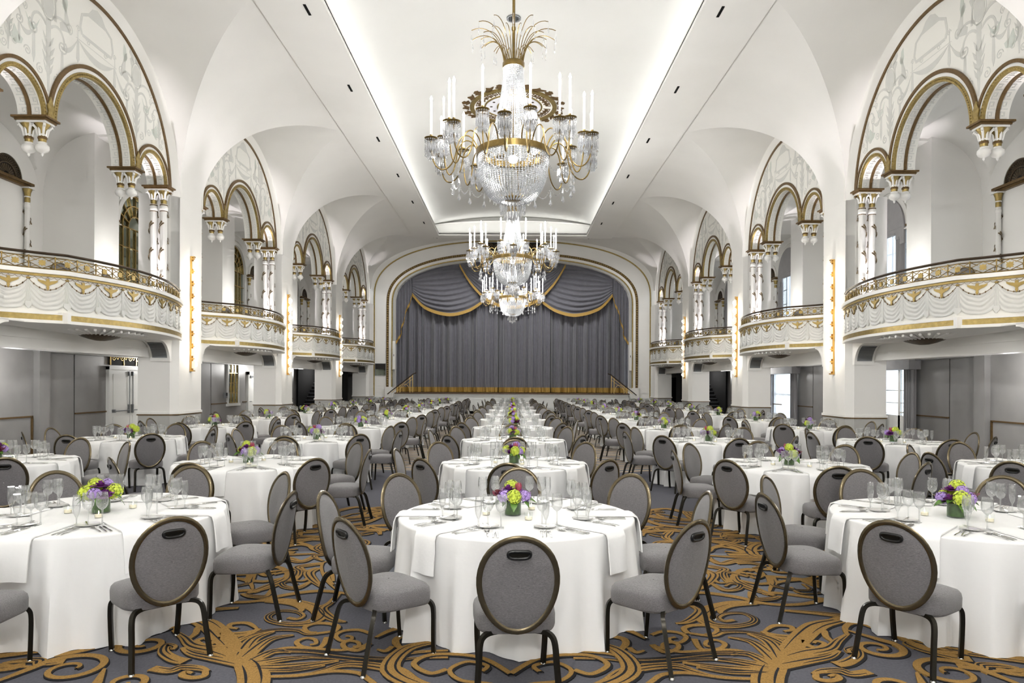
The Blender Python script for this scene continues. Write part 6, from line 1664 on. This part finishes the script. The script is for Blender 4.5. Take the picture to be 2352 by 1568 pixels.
for ti, (r, c, x, y) in enumerate(tables):
    where = '%s-row table, %s column' % (ROWN[r], COLN[c])
    t = empty('banquet_table', (x, y, 0), 0, 'round banquet table under floor-length white cloth, %s row, %s column' % (ROWN[r], COLN[c]), 'table', 'round banquet tables')
    o = obj('tablecloth', CLOTH[ti % 6], None, t); o.rotation_euler = (0, 0, rnd.uniform(0, 6.28))
    obj('tabletop', me_top, None, t)
    for k in range(4): q = obj('leg', me_tleg, None, t); q.rotation_euler = (0, 0, k*pi/2 + .4)
    # centrepiece
    v = empty('flower_vase', (x + rnd.uniform(-.03, .03), y + rnd.uniform(-.03, .03), ZT), rnd.uniform(0, 6), 'glass vase of purple, lilac and lime flowers on the %s' % where, 'flower vase', 'table centrepieces')
    obj('vase_glass', VASE, None, v); obj('leaf_lining', WRAP, None, v); obj('vase_base', BASE_, None, v)
    for me, l, s, ro in arrange(rnd.choice((0, 1, 2)), rnd):
        b = obj(me.name.split('.')[0], me, None, v, loc=l); b.scale = (s, s, s); b.rotation_euler = ro
    # votive candles
    for k in range(3):
        if r > 6 and k == 2: continue
        a = -pi/2 + .5 + k*2*pi/3 + rnd.uniform(-.2, .2)
        d = empty('votive_candle', (x + .24*cos(a), y + .24*sin(a), ZT), 0, 'lit votive candle, %s of the flowers on the %s' % (['near side', 'right', 'left'][k] if k else 'near side', where), 'candle', 'votive candles')
        obj('votive_glass', VOT, None, d); obj('candle_wax', VWX, None, d); obj('candle_flame', VFL, None, d)
    off = rnd.uniform(-.07, .07)
    for k in range(8):
        a = -pi/2 + k*pi/4 + off      # direction from the table centre to the guest
        ca, sa = cos(a), sin(a); rz = a + pi/2   # local -Y... local y axis points to the guest after this turn
        def W2(lx, lr, z=0): return (x + ca*lr - sa*lx, y + sa*lr + ca*lx, ZT + z)
        pos = POSN[k]
        # chairs
        rr = (1.28, 1.22, 1.16, 1.19, 1.20, 1.19, 1.16, 1.22)[k] + rnd.uniform(-.01, .05); da = rnd.uniform(-.05, .05)
        cx, cy = x + rr*cos(a + da), y + rr*sin(a + da)
        if in_view(cx, cy): chairs_todo.append((math.hypot(cx, cy), cx, cy, a + pi/2 + rnd.uniform(-.12, .12), 'grey oval-back chair on the %s side of the %s' % (pos, where), k))
        if not in_view(*W2(0, .6)[:2], pad=.35): continue
        ra = a - pi/2                 # local +Y of props points away from the table centre
        J = lambda q: rnd.uniform(-q, q)
        P = '%s place of the %s' % (pos, where)
        if r < 8:
            place('np', 300, NAP[k % 3], NAP[k % 3], J_np, 'napkin', 'white napkin draped over the edge at the %s' % P, 'napkin', 'draped napkins', (x, y, 0), ra + J(.03))
        for kk, (lx, lr) in enumerate(((-.13, .52), (-.215, .475))):
            place('w', 300, G_W, G_W2, J_w, 'wine_glass', 'clear %s wine glass at the %s' % (('first', 'second')[kk], P), 'wine glass', 'wine glasses on the tables', W2(lx + J(.012), lr + J(.02)), J(3))
        place('f', 300, G_F, G_F2, J_f, 'champagne_flute', 'clear champagne flute at the %s' % P, 'champagne flute', 'champagne flutes on the tables', W2(-.285 + J(.012), .53 + J(.02)), J(3))
        if r < 7:
            place('pl', 300, PLATE, PLATE, J_pl, 'bread_plate', 'small white bread plate at the %s' % P, 'plate', 'bread plates', W2(.20 + J(.015), .52 + J(.02), .002), 0)
        if r < 6:
            for kk in range(3 if r < 2 else 2):
                place('fk', 300, FORK, FORK, J_fk, 'fork', 'steel fork, %s, left of the %s' % (('innermost', 'middle', 'outermost')[kk], P), 'fork', 'table forks', W2(.155 + .028*kk + J(.004), .72 + J(.012), .001), ra + pi + J(.09))
            for kk in range(2):
                place('kn', 300, KNIFE, KNIFE, J_kn, 'knife', 'steel knife, %s, right of the %s' % (('inner', 'outer')[kk], P), 'knife', 'table knives', W2(-.15 - .026*kk + J(.004), .72 + J(.012), .001), ra + pi + J(.08))
            place('sp', 300, SPOON, SPOON, J_sp, 'spoon', 'steel spoon right of the %s' % P, 'spoon', 'table spoons', W2(-.215 + J(.006), .72 + J(.012), .001), ra + pi + J(.1))
            if r < 4:
                o = obj('butter_knife', BKN, None, None, loc=W2(.20 + J(.01), .52, .018)); o.rotation_euler = (0, 0, ra + pi + .9 + J(.3)); tag(o, 'butter knife on bread plate at the %s' % P, 'knife', 'butter knives')
chairs_todo.sort(); kept = []
for q in chairs_todo:
    if any(math.hypot(q[1] - t[2], q[2] - t[3]) < 1.16 for t in tables): continue
    if any(abs(q[1] - w[1]) < .5 and abs(q[2] - w[2]) < .5 and math.hypot(q[1] - w[1], q[2] - w[2]) < .46 for w in kept): continue
    kept.append(q)
chairs_todo = kept
for i, (dd, cx, cy, rz, lab, k) in enumerate(chairs_todo):
    # chair front faces the table: local +Y towards the table centre
    if i < 300: chair((cx, cy, 0), rz + pi - pi, lab, 'banquet chairs round the tables', glides=dd < 9)
    else:
        for p in CH_PARTS: J_ch.add(CH[p], Matrix.Translation((cx, cy, 0)) @ Matrix.Rotation(rz, 4, 'Z'))
for J, n, l, c in ((J_ch, 'distant_chairs', 'rows of grey oval-back chairs in the distance before the stage', 'chairs'), (J_w, 'distant_wine_glasses', 'clear wine glasses massed on the distant tables', 'wine glasses'),
                   (J_f, 'distant_flutes', 'champagne flutes massed on the distant tables', 'flutes'), (J_fk, 'distant_forks', 'steel forks laid on the farther tables', 'forks'), (J_kn, 'distant_knives', 'steel knives laid on the farther tables', 'knives'),
                   (J_sp, 'distant_spoons', 'steel spoons laid on the farther tables', 'spoons'), (J_pl, 'distant_plates', 'white bread plates on the farther tables', 'plates'), (J_np, 'distant_napkins', 'white napkins draped on the farther tables', 'napkins')):
    J.make(n, l, c)
# chairs on the balconies
for k in (0, 1, 2, 3):
    for s in (-1, 1):
        for v, u, nm, rz in ((-1.0, 8.42, 'by the front corner of', .4), (.35, 8.22, 'by the middle rail of', 0), (1.9, 8.55, 'by the far rail of', -.3)):
            chair((s*u, bay_c(k) + v, ZAF), s*(pi/2) + rz*s, 'dark oval-back chair %s the %s balcony %s' % (nm, side_n[s], ORDS[k]), 'balcony chairs')
